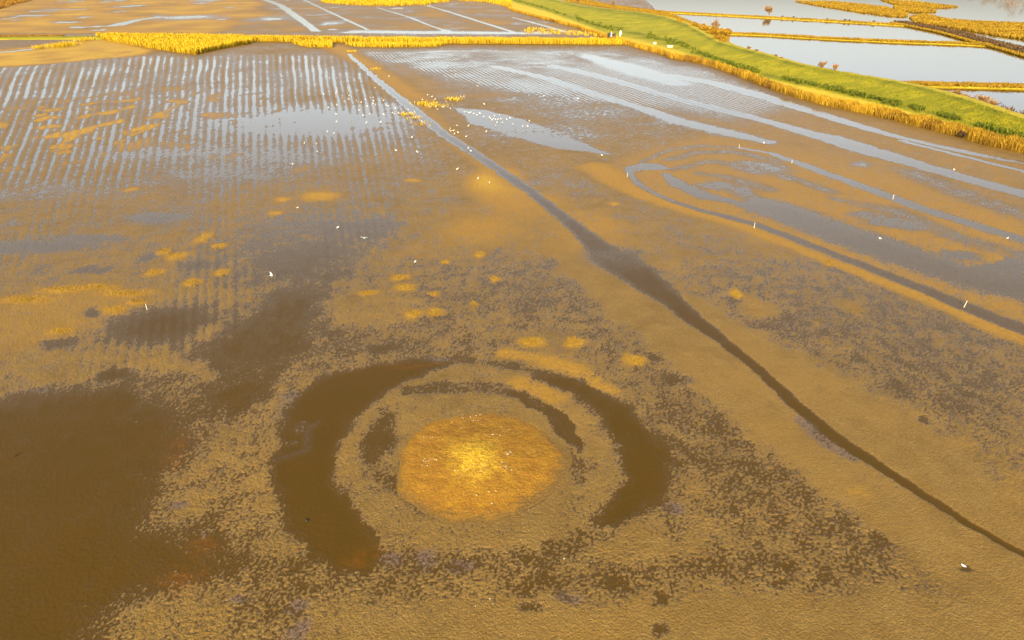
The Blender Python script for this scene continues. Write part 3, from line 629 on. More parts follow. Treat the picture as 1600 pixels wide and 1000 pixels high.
# fringe along the foot of the green bank
f = rng.uniform(0, 1, 62000) ** .9; u = rng.uniform(782, 1790, len(f)); i0 = (u - 770) / 3
ax = np.interp(i0, np.arange(len(us)), Ln[:, 0]); ay = np.interp(i0, np.arange(len(us)), Ln[:, 1]); bx = np.interp(i0, np.arange(len(us)), Lp[:, 0]); by = np.interp(i0, np.arange(len(us)), Lp[:, 1])
wd = np.hypot(bx - ax, by - ay); ff = np.minimum(f, 8.0 / wd * f + 0 * f) * .8
q = np.stack([ax + (bx - ax) * ff, ay + (by - ay) * ff], -1)
clump = fbm(q[:, 0], q[:, 1], 6, 105, 3); thin = rng.uniform(0, 1, len(q)) < .72 + .55 * clump
q, ff, u, clump = q[thin], ff[thin], u[thin], clump[thin]
hh = 1.75 + .6 * clump + rng.normal(0, .3, len(q)); pale = np.clip(.55 + .4 * clump + .25 * fbm(q[:, 0], q[:, 1], 22, 106, 2), 0, 1)
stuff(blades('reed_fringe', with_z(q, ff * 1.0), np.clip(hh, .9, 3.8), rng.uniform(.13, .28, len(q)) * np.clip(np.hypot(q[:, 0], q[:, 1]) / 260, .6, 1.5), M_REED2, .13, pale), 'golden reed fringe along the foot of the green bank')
# sedge on the pond dikes
for Lx, w, n, lab in ((D1, 9, 15000, 'yellow sedge covering the upper pond dike'), (D2, 6, 11000, 'yellow sedge covering the middle pond dike'), (D3, 6, 9000, 'yellow sedge covering the lower pond dike')):
    q, s = along(Lx, n, -.6, w * .9); hh = .9 + .35 * fbm(s, s * 0, 9, 107, 3) + rng.normal(0, .2, len(q))
    stuff(blades('sedge', with_z(q, .35), np.clip(hh, .4, 2.0), rng.uniform(.2, .45, len(q)), M_SEDGE, .15, np.clip(.6 + .35 * fbm(s, s * 0, 14, 108, 2), 0, 1)), lab)
q, s = along(D4, 9000, 0, 10); stuff(blades('scrub', with_z(q, .5), rng.uniform(.5, 1.9, len(q)), rng.uniform(.3, .7, len(q)), M_TWIGD, .3, None), 'dark olive scrub covering the diagonal pond dike')
q, s = along(D4, 6000, -3, 0); stuff(blades('sedge', with_z(q, .1), rng.uniform(.5, 1.3, len(q)), rng.uniform(.3, .6, len(q)), M_SEDGE, .15, .6), 'yellow sedge in front of the diagonal pond dike')
# reed islands at the back right
ISL = [('tapering reed island behind the upper ponds', [(1240, 2), (1290, 11), (1340, 19), (1390, 26), (1417, 27), (1420, 22), (1385, 12), (1345, 7), (1300, 3)], 9000),
       ('wide reed island at the right edge behind the scrubby dike', [(1420, 27), (1445, 23), (1480, 31), (1520, 34), (1560, 36), (1650, 40), (1650, 70), (1600, 62), (1550, 55), (1500, 46), (1460, 40), (1430, 35)], 16000),
       ('upper reed spit ending in open water', [(1375, 0), (1430, 3), (1470, 8), (1498, 11), (1475, 13), (1440, 12), (1400, 8)], 5000),
       ('lower reed spit ending in open water', [(1395, 10), (1430, 13), (1462, 17), (1463, 19), (1430, 20), (1400, 16)], 4000)]
for lab, pts, n in ISL:
    q = fill_poly(pts, n); stuff(blades('reed_island', with_z(q, -.05), rng.uniform(.8, 2.0, n), rng.uniform(.5, 1.1, n), M_SEDGE, .15, np.clip(.55 + .35 * fbm(q[:, 0], q[:, 1], 16, 109, 2), 0, 1)), lab)
# far reed beds along the top of the picture
for lab, pts, n, mt in (('far yellow reed bed behind the ploughed mud', [(495, -6), (505, 5), (560, 9), (620, 10), (660, 8), (700, 3), (720, -6)], 14000, M_REED),
                        ('far yellow reed strip beside the green bank', [(680, -8), (720, 2), (760, 4), (800, 12), (800, 4), (770, -8)], 6000, M_REED),
                        ('brown reed bed in the far left corner', [(-60, 22), (0, 15), (20, 8), (50, 1), (60, -8), (-60, -8)], 14000, M_REEDB)):
    q = fill_poly(pts, n); stuff(blades('reed_bed', with_z(q, 0.0), rng.uniform(1.2, 3.2, n), rng.uniform(.5, 1.0, n), mt, .12, np.clip(.6 + .35 * fbm(q[:, 0], q[:, 1], 14, 110, 2), 0, 1)), lab)

# rough green tussocks in a line on the bank and along its crest
P3 = []
for _ in range(900):
    u_ = rng.uniform(800, 1780); f_ = np.clip(rng.normal(.21, .045), .08, .34)
    if perlin(np.array([u_ / 26]), np.array([.5]), 111)[0] > -.15: P3.append(bank_pt(u_, f_))
P3 = np.array(P3); q = np.repeat(P3, 14, 0) + np.column_stack([rng.normal(0, .55, len(P3) * 14), rng.normal(0, .55, len(P3) * 14), np.full(len(P3) * 14, -.1)])
stuff(blades('tussocks', q, rng.uniform(.5, 1.5, len(q)), rng.uniform(.18, .4, len(q)), M_TUFT, .35, None), 'line of dark green rough tussocks along the lower bank')
q = np.array([bank_pt(rng.uniform(775, 1790), rng.uniform(.03, 1)) for _ in range(36000)]); q[:, :2] += rng.normal(0, .8, (len(q), 2)); q[:, 2] -= .05
stuff(blades('grass_blades', q, rng.uniform(.12, .4, len(q)), rng.uniform(.08, .25, len(q)), tint_material('meadow_grass', (.13, .155, .009), (.36, .33, .013), .85, .2), .4, None), 'short green and straw grass growing on the bank')

q = fill_poly([(825, 44), (880, 48), (960, 56), (955, 59), (860, 54), (815, 50)], 500); stuff(blades('sparse_reeds', with_z(q, 0.0), rng.uniform(.8, 1.8, len(q)), rng.uniform(.3, .6, len(q)), M_REED, .15, .7), 'sparse yellow reeds on the mud just behind the dyke')
# ------------------------------------------------------------------ trees and shrubs
def tube(Vs, Fs, a, b, ra, rb, k=4):
    a, b = np.array(a, float), np.array(b, float); d = b - a; L = np.linalg.norm(d) + 1e-9; d /= L
    u = np.cross(d, [0, 0, 1.0]); u = u / np.linalg.norm(u) if np.linalg.norm(u) > 1e-3 else np.array([1.0, 0, 0]); w = np.cross(d, u); n = len(Vs)
    for c, r in ((a, ra), (b, rb)):
        for i in range(k):
            t = 2 * math.pi * i / k; Vs.append(c + (u * math.cos(t) + w * math.sin(t)) * r)
    for i in range(k): Fs.append((n + i, n + (i + 1) % k, n + k + (i + 1) % k, n + k + i))
def woody(name, loc, h, spread, label, cat, twig=M_TWIG, leaf=.0, seed=0, stems=1, group=None, twigs=900, leafmat=None, z=0.0):
    """tree or shrub: trunk(s) with limbs, and a crown of fine twigs spread through an uneven volume"""
    r_ = random.Random(seed); root = empty(name, (loc[0], loc[1], z)); tag(root, label, cat, group)
    Vt, Ft, ends = [], [], []
    def grow(p, d, L, r, lev):
        q = p + d * L; tube(Vt, Ft, p, q, r, r * .6); 
        if lev >= 1: ends.append((p, q))
        if lev >= 3: return
        for _ in range(3 if lev else 4):
            nd = np.array([d[0] + r_.gauss(0, .55) * spread, d[1] + r_.gauss(0, .55) * spread, abs(d[2]) + r_.uniform(-.25, .4)]); nd /= np.linalg.norm(nd)
            grow(p + d * L * r_.uniform(.45, 1), nd, L * r_.uniform(.5, .8), r * .55, lev + 1)
    for sidx in range(stems):
        a = r_.uniform(0, 6.28); k = 0 if stems == 1 else .35 * spread
        d = np.array([math.cos(a) * k, math.sin(a) * k, 1.0]); d /= np.linalg.norm(d)
        grow(np.array([r_.gauss(0, .06 * h * (stems > 1)), r_.gauss(0, .06 * h * (stems > 1)), -.1]), d, h * .42, h * .022 + .02, 0)
    mesh_np('trunk', np.array(Vt), np.array(Ft), M_BARK if twig is not M_TWIGD else M_DARK, root)
    g = np.random.default_rng(seed + 99); k = g.integers(0, len(ends), twigs); A = np.array([e[0] for e in ends])[k]; Bq = np.array([e[1] for e in ends])[k]
    f_ = g.uniform(.2, 1.1, (twigs, 1)); P = A + (Bq - A) * f_ + g.normal(0, .05 * h, (twigs, 3)); P[:, 2] = np.maximum(P[:, 2], .02)
    dr = g.normal(0, 1, (twigs, 3)); dr[:, 2] = np.abs(dr[:, 2]) * .8 + .1; dr /= np.linalg.norm(dr, axis=1)[:, None]
    ln = g.uniform(.06, .16, (twigs, 1)) * h; sd = np.cross(dr, g.normal(0, 1, (twigs, 3))); sd /= np.linalg.norm(sd, axis=1)[:, None] + 1e-9
    w = h * (.006 + leaf * .04)
    Vc = np.stack([P - sd * w, P + sd * w, P + dr * ln + sd * w * .4, P + dr * ln - sd * w * .4], 1).reshape(-1, 3)
    Fc = np.arange(twigs)[:, None] * 4 + np.array([0, 1, 2, 3])
    mesh_np('crown', Vc, Fc, leafmat or twig, root, False, {'tint': np.repeat(g.uniform(0, 1, twigs), 4)})
    return root
def at_crest(u, drop=0.0, back=2.0):
    i = int(np.clip(np.searchsorted(us, u), 0, len(us) - 1)); p = Lc[i] + bn[i] * back; return (float(p[0]), float(p[1])), 3.7 - drop
def on_line(Lx, frac, o):
    P = np.asarray(Lx); d = np.r_[0, np.cumsum(np.linalg.norm(np.diff(P, axis=0), axis=1))]; s = frac * d[-1]
    return float(np.interp(s, d, P[:, 0])), float(np.interp(s, d, P[:, 1])) + o
x, y = g1(1202, 25); woody('bare_tree', (x, y), 8.6, 1.2, 'rounded twiggy tree standing alone on the upper pond dike', 'tree', M_TWIG, .25, 3, 2, None, 1800, z=.7)
x, y = g1(1118, 52); woody('bare_tree', (x, y), 8.5, .7, 'tall thin bare tree rising from the yellow bushes beside the ponds', 'tree', M_TWIG, 0, 5, 3, None, 900, z=.8)
x, y = g1(902, 9); woody('bare_tree', (x, y), 8.5, .8, 'bare tree at the top edge behind the green bank, the left one', 'tree', M_TWIG, .1, 8, 2, None, 900, z=1)
x, y = g1(958, 12); woody('bare_tree', (x, y), 7.0, .8, 'slim bare tree at the top edge behind the green bank, the right one', 'tree', M_TWIG, .1, 9, 1, None, 900, z=1)
for k, (u_, h_, sp_, lab) in enumerate([(1275, 3.4, 1.1, 'taller of two orange bushes on the bank crest by the big pond'), (1297, 3.0, 1.2, 'shorter of two orange bushes on the bank crest by the big pond'),
        (1162, 2.2, 1.1, 'thin bare shrub on the bank crest at the left end of the big pond'), (1175, 1.8, 1.3, 'low rounded shrub on the bank crest near the left end of the big pond'), (1204, 1.6, 1.2, 'small dark shrub on the bank crest below the big pond, the left one'), (1213, 1.2, 1.2, 'small dark shrub on the bank crest below the big pond, the right one')]):
    p, z_ = at_crest(u_); woody('shrub', p, h_, sp_, lab, 'shrub', M_TWIG, .4, 20 + k, 4, None, 700, z=z_)
for k, (u_, h_, sp_, bk, lab, mt) in enumerate([(1458, 3.2, 1.2, 8, 'pinkish bare shrub at the near corner of the right pond', M_TWIG), (1474, 2.6, 1.2, 7, 'small pinkish shrub right of the pond corner', M_TWIG), (1494, 3.8, 1.5, 8, 'largest pinkish bush on the bank beside the right pond', M_TWIG),
        (1506, 3.2, 1.5, 8, 'pinkish bush adjoining the largest one by the right pond', M_TWIG), (1535, 2.4, 1.5, 7, 'low brown shrub halfway along the right pond edge', M_TWIG), (1550, 2.0, 1.5, 7, 'dark brown shrub further along the right pond edge', M_TWIGD), (1584, 2.2, 1.2, 6, 'small brown shrub near the right picture edge by the pond', M_TWIG), (1597, 1.7, 1.3, 6, 'lowest brown shrub at the right picture edge by the pond', M_TWIG)]):
    p, z_ = at_crest(u_, 1.8, bk); woody('shrub', p, h_, sp_, lab, 'shrub', mt, .35, 40 + k, 5, None, 900, z=z_ - .3)
for k, (u_, v_, h_, lab) in enumerate([(1222, 29, 2.0, 'first small shrub right of the round tree on the upper pond dike'), (1240, 30, 2.2, 'second small shrub right of the round tree on the upper pond dike'), (1292, 33, 2.0, 'third small shrub right of the round tree on the upper pond dike'),
        (1320, 34.5, 2.2, 'fourth small shrub right of the round tree on the upper pond dike'), (1327, 35, 2.0, 'fifth small shrub right of the round tree on the upper pond dike'), (1365, 37, 2.2, 'rightmost small shrub on the upper pond dike')]):
    woody('shrub', g1(u_, v_), h_, 1.0, lab, 'shrub', M_TWIGD, .5, 60 + k, 3, 'shrubs on the upper pond dike', 350, z=.6)
for k, (u_, v_, h_, lab) in enumerate([(1062, 38, 2.6, 'brown bush at the left end of the yellow bushes by the pond'), (1085, 44, 3.2, 'yellow bush second from the left beside the pond head'), (1100, 50, 3.8, 'big yellow bush in the middle beside the pond head'), (1113, 56, 4.2, 'big yellow bush under the tall thin bare tree'),
        (1128, 57, 4.0, 'tall yellow bush at the right side of the pond head'), (1138, 55, 3.0, 'rightmost yellow bush where the middle dike starts'), (1122, 66, 3.4, 'orange bush at the water edge below the yellow bushes'), (1040, 30, 2.2, 'small orange bush behind the ramp of the green bank'), (1128, 69, 2.4, 'lowest orange bush at the water edge of the big pond')]):
    woody('bush', g1(u_, v_, 2.4), h_ * 1.6, 1.3, lab, 'bush', M_TWIG, .9, 80 + k, 6, 'bushes at the head of the ponds', 2600, M_BUSH, z=1.6)
lay_pts = [(1030, 20), (1060, 30), (1090, 42), (1140, 60), (1135, 72), (1118, 72), (1100, 58), (1075, 42), (1040, 32), (1000, 24)]
q = fill_poly(lay_pts, 9000); stuff(blades('scrub', with_z(q, 0.6), rng.uniform(.8, 2.6, len(q)), rng.uniform(.25, .55, len(q)), M_SEDGE, .3, None), 'orange scrub between the green bank and the pond head')
q = fill_poly([(880, 2), (920, 9), (960, 15), (1000, 19), (1040, 25), (1040, 19), (1000, 14), (960, 9), (900, -2)], 8000); stuff(blades('scrub', with_z(q, 0.2), rng.uniform(.6, 1.6, len(q)), rng.uniform(.4, .8, len(q)), M_SEDGE, .3, None), 'orange scrub along the far foot of the green bank')
P = np.array([at_crest(u_, 0, rng.uniform(4, 10))[0] for u_ in rng.uniform(1445, 1790, 5000)]); dz = rng.uniform(.2, 2.6, len(P))
stuff(blades('scrub', with_z(P, dz), rng.uniform(.3, 1.3, len(P)), rng.uniform(.15, .4, len(P)), M_TWIGD, .5, None), 'dark brown scrub on the pond side of the bank')
# dark bushes among the reeds of the bank
for k, (u_, v_, h_, lab) in enumerate([(1504, 216, 2.4, 'dark bare bush standing in the reed fringe'), (1589, 236, 1.9, 'small dark bush in the reed fringe at the right edge')]):
    woody('bush', g1(u_, v_), h_, 1.5, lab, 'bush', M_TWIGD, .35, 120 + k, 6, None, 900, z=.1)
# far wood in the upper right corner
Vw, Tw = [], []
g = np.random.default_rng(5)
for q in fill_poly([(1510, -2), (1545, 5), (1580, 14), (1620, 20), (1700, 26), (1700, -12), (1510, -12)], 150):
    n = 70; hh = g.uniform(6, 11); P = np.column_stack([q[0] + g.normal(0, 1.6, n), q[1] + g.normal(0, 1.6, n), g.uniform(0, hh * .75, n)])
    d = g.normal(0, .35, (n, 3)); d[:, 2] = g.uniform(.6, 1.2, n); L = g.uniform(1.0, 3.2, n)[:, None]; sd = np.column_stack([g.uniform(-1, 1, n), g.uniform(-1, 1, n), np.zeros(n)]) * .16
    Vw.append(np.stack([P - sd, P + sd, P + d * L], 1).reshape(-1, 3)); Tw.append(np.repeat(g.uniform(0, 1, n), 3))
Vw = np.concatenate(Vw); o = mesh_np('bare_wood', Vw, np.arange(len(Vw)).reshape(-1, 3), M_WOOD, None, False, {'tint': np.concatenate(Tw)}); stuff(o, 'grey brown leafless wood in the far right corner')
# yellow reed tufts on the open mud
def tuft(u_, v_, n, rad, h_, lab, mt=M_REED):
    x, y = g1(u_, v_); q = np.column_stack([rng.normal(0, rad, n), rng.normal(0, rad, n), np.full(n, -.05)])
    r = empty('reed_tuft', (x, y, max(mud_z(x, y), 0))); tag(r, lab, 'reeds', 'reed tufts on the open mud')
    o = blades('stems', q, rng.uniform(.5, 1, n) * h_, rng.uniform(.08, .2, n), mt, .2, .75, r); o['kind'] = 'stuff'; return r
for u_, v_, n, rd, h_, lab in [(663, 163, 120, 1.6, 1.1, 'larger yellow reed tuft right of the channel among the birds'), (679, 166, 140, 2.0, 1.0, 'yellow reed tuft right beside the larger one near the channel'), (710, 156, 120, 1.5, 1.1, 'small yellow reed tuft farther right of the channel'),
        (636, 179, 90, 1.3, .9, 'yellow reed tuft left of the channel, the upper one'), (648, 185, 60, 1.1, .8, 'yellow reed tuft left of the channel, the middle one'), (658, 193, 60, 1.6, .5, 'flat yellow reed tuft touching the channel edge'), (549, 81, 90, 1.2, 1.2, 'yellow reed tuft beside the channel head'),
        (588, 109, 60, 1.0, 1.0, 'tiny yellow reed tuft right of the upper channel'), (62, 76, 160, 1.6, 2.2, 'small round yellow reed clump alone on the left mud'), (88, 74, 240, 2.4, 2.6, 'yellow reed clump left end of the row on the left mud'), (99, 73, 240, 2.4, 2.4, 'yellow reed clump in the middle of the row on the left mud'),
        (110, 71, 260, 2.4, 2.8, 'tall yellow reed clump right end of the row on the left mud'), (134, 64, 260, 3.0, 2.6, 'yellow reed clump between the row and the big reed bed')]: tuft(u_, v_, n, rd, h_, lab)

# ------------------------------------------------------------------ birds
def lathe(path, k=8):
    """closed tube through (centre, radius) rings along a curve"""
    V, F_ = [], []
    for i, (c, r) in enumerate(path):
        a = np.array(path[max(i - 1, 0)][0], float); b_ = np.array(path[min(i + 1, len(path) - 1)][0], float); d = (b_ - a) / (np.linalg.norm(b_ - a) + 1e-9)
        u_ = np.array([0, 1.0, 0]); w_ = np.cross(d, u_); w_ /= np.linalg.norm(w_) + 1e-9
        for j in range(k):
            t = 2 * math.pi * j / k; V.append(np.array(c, float) + (u_ * math.cos(t) + w_ * math.sin(t)) * r)
    for i in range(len(path) - 1):
        for j in range(k): F_.append((i * k + j, i * k + (j + 1) % k, (i + 1) * k + (j + 1) % k, (i + 1) * k + j))
    return V, F_
def mesh_from(name, V, F_, mat):
    o = mesh_np(name, np.array(V), np.array(F_), mat); me = o.data; bpy.data.objects.remove(o); return me
V1, F1 = lathe([((-.34, 0, .38), .01), ((-.24, 0, .43), .07), ((-.10, 0, .48), .125), ((.05, 0, .51), .13), ((.15, 0, .55), .09), ((.18, 0, .63), .045), ((.16, 0, .72), .036), ((.17, 0, .79), .04), ((.215, 0, .83), .052), ((.27, 0, .82), .03), ((.285, 0, .815), .006)])
ME_WADER = mesh_from('wader_body', V1, F1, M_WHITE)
V2, F2 = lathe([((.275, 0, .818), .018), ((.34, 0, .805), .013), ((.42, 0, .79), .004)], 5); ME_BILL = mesh_from('wader_bill', V2, F2, M_BEAK)
V3, F3 = lathe([((0, 0, .42), .018), ((.015, 0, .22), .012), ((0, 0, -.06), .012), ((.05, 0, -.06), .008)], 5); ME_LEG = mesh_from('wader_leg', V3, F3, M_BEAK)
V4, F4 = lathe([((-.30, 0, .10), .008), ((-.22, 0, .12), .05), ((-.08, 0, .13), .105), ((.05, 0, .14), .11), ((.14, 0, .18), .07), ((.17, 0, .23), .055), ((.205, 0, .26), .05), ((.25, 0, .25), .03), ((.26, 0, .245), .005)])
ME_GULL = mesh_from('gull_body', V4, F4, M_WHITE)
V5, F5 = lathe([((.25, 0, .248), .016), ((.30, 0, .24), .012), ((.325, 0, .23), .003)], 5); ME_GBILL = mesh_from('gull_bill', V5, F5, M_BEAK)
def wing_mesh(side, lift):
    P = []
    for s_, c0, c1 in ((0, .12, -.14), (.18, .16, -.08), (.36, .13, -.07), (.52, .04, -.10), (.64, -.06, -.11)):
        z = .18 + lift * s_; P += [(c0, side * (.05 + s_), z), ((c0 + c1) / 2, side * (.05 + s_), z + .03), (c1, side * (.05 + s_), z - .01)]
    V = [np.array(p) for p in P] + [np.array(p) - [0, 0, .018] for p in P]; n = len(P); F_ = []
    for i in range(4):
        for j in range(2):
            a = i * 3 + j; F_.append((a, a + 1, a + 4, a + 3)); F_.append((n + a, n + a + 3, n + a + 4, n + a + 1))
    for i in range(4):
        for a, b_ in ((i * 3, i * 3 + 3), (i * 3 + 2, i * 3 + 5)): F_.append((a, b_, n + b_, n + a))
    F_ += [(0, n, n + 1, 1), (1, n + 1, n + 2, 2), (12, 13, n + 13, n + 12), (13, 14, n + 14, n + 13)]
    return mesh_from('gull_wing', V, F_, M_WHITE)
WL, WR = wing_mesh(1, .35), wing_mesh(-1, .35)
def child(name, me, par):
    o = link(bpy.data.objects.new(name, me)); o.parent = par; return o
def wader(u_, v_, lab, grp, s=1.0):
    x, y = g1(u_, v_); r = empty('wading_bird', (x, y, max(mud_z(x, y), -.04)), random.uniform(0, 6.28), .82 * s * random.uniform(.85, 1.12)); tag(r, lab, 'bird', grp)
    child('body', ME_WADER, r); child('bill', ME_BILL, r)
    for sd in (-.05, .05): l_ = child('leg', ME_LEG, r); l_.location.y = sd
def gull(u_, v_, lab, wings=False, rz=0.0, z=None, s=1.0, tilt=0.0):
    s *= .82
    x, y = g1(u_, v_, z or 0); r = empty('white_bird', (x, y, max(mud_z(x, y), -.02) - .02 if z is None else z), rz, s); r.rotation_euler = (tilt, 0, rz); tag(r, lab, 'bird')
    child('body', ME_GULL, r); child('bill', ME_GBILL, r)
    if wings: child('wing', WL, r); child('wing', WR, r)
    else:
        for sd in (-.04, .04): l_ = child('leg', ME_LEG, r); l_.location = (0, sd, -.02); l_.scale = (.6, .6, .35)
A = [(255, 250), (288, 245), (322, 265), (352, 262), (402, 278), (452, 295), (497, 275), (557, 325), (650, 338), (665, 355), (690, 375), (712, 355), (728, 310), (742, 375), (780, 370), (808, 300), (830, 360), (767, 412), (850, 418), (918, 372), (968, 345), (1015, 448), (1165, 478), (1248, 482), (748, 465)]
for a, b_ in A: wader(700 + a / 10, 151.5 + b_ / 10, 'white wading bird of the flock standing in the long blue pool right of the channel', 'white birds standing in the long blue pool')
A = [(288, 645), (158, 585), (104, 603), (88, 555), (38, 520), (45, 560), (25, 545), (145, 475), (315, 830), (355, 870), (320, 480)]
for a, b_ in A: wader(700 + a / 10, 151 + b_ / 10, 'white wading bird close right of the channel below the blue pool', 'white birds beside the channel')
A = [(265, 35), (75, 10), (150, 20), (260, 235), (250, 310), (60, 280), (345, 300), (265, 450), (135, 490), (255, 595), (430, 270), (440, 350), (460, 360), (380, 390), (590, 220), (600, 405), (575, 380), (645, 405), (710, 360), (740, 465), (610, 530), (615, 465), (675, 612), (780, 590), (260, 180), (430, 180), (345, 340), (140, 240), (440, 230), (455, 300), (250, 260), (540, 60), (600, 20), (470, 20)]
for a, b_ in A: wader(500 + a / 10, 121 + b_ / 10, 'white wading bird among the plough rows left of the upper channel', 'white birds among the plough rows', .95)
A = [(785, 330), (832, 335), (840, 385), (828, 425), (870, 440), (970, 350), (995, 380), (1040, 455), (1075, 462), (995, 600), (1133, 575), (1160, 590), (1227, 580), (1177, 500), (1380, 520), (1475, 560), (1483, 410), (1590, 710), (1490, 650), (1360, 590), (1300, 570), (1410, 575)]
for a, b_ in A: wader(500 + a / 10, 121 + b_ / 10, 'white wading bird on the wet mud close left of the channel', 'white birds close left of the channel')
A = [(668, 150), (675, 153), (680, 157), (698, 161), (670, 167), (675, 165), (684, 173), (704, 172), (693, 169), (660, 158), (673, 169), (681, 168), (712, 157), (706, 155), (720, 153), (700, 169), (725, 152)]
for a, b_ in A: wader(a, b_, 'white wading bird among the yellow reed tufts right of the channel', 'white birds by the reed tufts')
A = [(526, 191.5), (573, 192.5), (595, 192), (512, 207), (522, 209), (644, 216), (619, 237), (652, 239), (495, 226), (496, 238), (476, 225)]
for a, b_ in A: wader(a, b_ + 1, 'white wading bird standing scattered in the blue flooded mud left of the channel', 'white birds in the flooded mud')
for a, b_, lab in [(757, 165, 'lone white bird just above the blue pool'), (760, 208, 'lone white bird on the mud just below the blue pool'), (827, 191, 'lone white bird at the upper right shore of the blue pool'), (850, 152, 'lone white bird on the mud well above the blue pool'), (903, 156, 'lone white bird by a small puddle right of centre'),
        (746, 136, 'lone white bird below the right plough rows'), (756, 164, 'white bird nearest the lone one above the blue pool'), (940, 245, 'lone white bird right of the blue pool end'), (715, 267, 'lone white bird on the mud below the channel flock'), (747, 282, 'left white bird on the orange mud patch by the channel'), (765, 289, 'right white bird on the orange mud patch by the channel'),
        (1193, 226, 'lone white bird on the mud by the curved streaks at right'), (1490, 268, 'lone white bird in the wide right stream'), (712, 118, 'left lone white bird below the right plough rows'), (749, 131, 'lone white bird where the right rows fade'), (850, 103, 'lone white bird near the head of the right streams'),
        (608, 121, 'white bird at the left edge of the upper channel'), (586, 139, 'lone white bird on orange mud left of the upper channel')]: wader(a, b_, lab, None)
gull(424, 431, 'white bird with spread wings over the dark pools at left', True, .5, .5, 1.0, .3)
gull(569, 373, 'white bird with spread wings beside the dark puddle in the middle', True, 1.57, .4, 1.0, .1)
gull(528, 356, 'white bird standing in the dark puddle in the middle', False, .9, None, 1.2)
gull(649, 410, 'white bird standing on the speckled mud above the gold hummocks', False, 1.2, None, 1.2)
gull(457, 257, 'white bird low on the grey wet mud at left', True, 1.4, .3, .9, .1)
gull(465, 325, 'small white bird between the gold patches left of the dark puddle', False, .2, None, .9)
gull(1375, 373, 'white bird on the edge of the grey pool at right', False, 2.5, None, 1.0)
gull(1574, 373, 'white bird at the far right stream near the picture edge', False, .4, None, 1.0)
gull(1505, 885, 'white bird sitting in a small dark puddle at lower right', False, 2.5, None, .8)

# ------------------------------------------------------------------ posts, sluice, blocks, sticks, stones
def post(u_, v_, h_, lab, lean=(0, 0), mat=M_POST):
    x, y = g1(u_, v_); V, F_ = [], []
    for i, (z, r) in enumerate(((-.3, .06), (h_ * .5, .055), (h_ - .04, .05), (h_, .035))):
        for j in range(8):
            t = 2 * math.pi * j / 8; V.append((lean[0] * z + r * math.cos(t), lean[1] * z + r * math.sin(t), z))
    for i in range(3):
        for j in range(8): F_.append((i * 8 + j, i * 8 + (j + 1) % 8, (i + 1) * 8 + (j + 1) % 8, (i + 1) * 8 + j))
    n = len(V); V.append((lean[0] * h_, lean[1] * h_, h_ + .01)); F3_ = [(24 + j, 24 + (j + 1) % 8, n) for j in range(8)]
    me = bpy.data.meshes.new('post'); me.from_pydata(V, [], F_ + F3_); me.materials.append(mat)
    o = link(bpy.data.objects.new('marker_post', me)); o.location = (x, y, mud_z(x, y)); tag(o, lab, 'post', 'pale marker posts in the mud')
post(1178, 357, 1.0, 'pale post at the upper bend of the dark stream on the right'); post(1506, 480, 1.0, 'pale leaning post in the dark stream at the right edge', (.16, 0)); post(230, 484, .85, 'pale post above the dark pools at left')
post(1237, 256, .9, 'pale post at the start of the thin grey stream on the right'); post(1395, 311, .9, 'pale post halfway along the thin grey stream on the right'); post(980, 277, .9, 'pale post left of the small curved pool'); post(1155, 231, .9, 'pale post by the curved streaks right of centre')
def box(V, F_, x0, x1, y0, y1, z0, z1):
    n = len(V); V += [(x0, y0, z0), (x1, y0, z0), (x1, y1, z0), (x0, y1, z0), (x0, y0, z1), (x1, y0, z1), (x1, y1, z1), (x0, y1, z1)]
    F_ += [(n, n + 3, n + 2, n + 1), (n + 4, n + 5, n + 6, n + 7), (n, n + 1, n + 5, n + 4), (n + 1, n + 2, n + 6, n + 5), (n + 2, n + 3, n + 7, n + 6), (n + 3, n, n + 4, n + 7)]
def boxes(name, bs, mat, parent=None, bev=.03):
    V, F_ = [], []
    for b_ in bs: box(V, F_, *b_)
    o = mesh_np(name, V, F_, mat, parent, False); bv = o.modifiers.new('bevel', 'BEVEL'); bv.width = bev; bv.segments = 2; return o
x, y = g1(957, 64); r = empty('sluice', (x, y + 6, 1.9), -.25, 1.25); tag(r, 'dark sluice with pale frame where the dyke meets the green bank', 'sluice')
boxes('side_wall', [(-1.9, -1.5, -.6, .9, -.8, 1.5)], M_DARK, r); boxes('side_wall', [(1.5, 1.9, -.6, .9, -.8, 1.5)], M_DARK, r)
boxes('gate', [(-1.4, -.2, -.1, .1, -.8, 1.7)], M_DARK, r); boxes('gate', [(.2, 1.4, -.1, .1, -.8, 1.3)], M_DARK, r)
boxes('gate_rail', [(-.17, .17, -.35, .2, -.8, 2.1)], M_PAINT, r); boxes('deck', [(-1.48, 1.48, .3, 1.2, 1.0, 1.15)], M_DARK, r)
x, y = g1(971, 62); V, F_ = lathe([((0, 0, 0), .25), ((0, 0, .6), .42), ((.05, 0, 1.5), .62), ((.1, 0, 2.3), .66), ((.14, 0, 2.9), .5), ((.16, 0, 3.25), .18), ((.16, 0, 3.3), .01)], 12)
V = [np.array((p[0], p[1] * .35, p[2])) for p in V]; r = empty('banner', (x, y + 6, 1.0), .2); tag(r, 'white upright drop-shaped banner beside the sluice on the bank', 'banner')
mesh_np('sail', np.array(V) + [0, 0, .35], np.array(F_), M_PAINT, r); V, F_ = lathe([((0, 0, -.4), .05), ((0, 0, .5), .045), ((.02, 0, 1.2), .04)], 8); mesh_np('pole', np.array(V), np.array(F_), M_CONC, r)
for (u_, v_, w_, lab) in ((1047, 74, 3.0, 'larger pale block lying on the path edge of the bank'), (1023, 69, 1.9, 'smaller pale block left of the larger one on the bank path')):
    x, y = g1(u_, v_, 1.3); o = boxes('stone_block', [(-w_ / 2, w_ / 2, -.6, .6, -.2, 1.0)], M_CONC, None, .18); o.location = (x, y, 1.3); o.rotation_euler = (.04, .05, -.45); tag(o, lab, 'block')
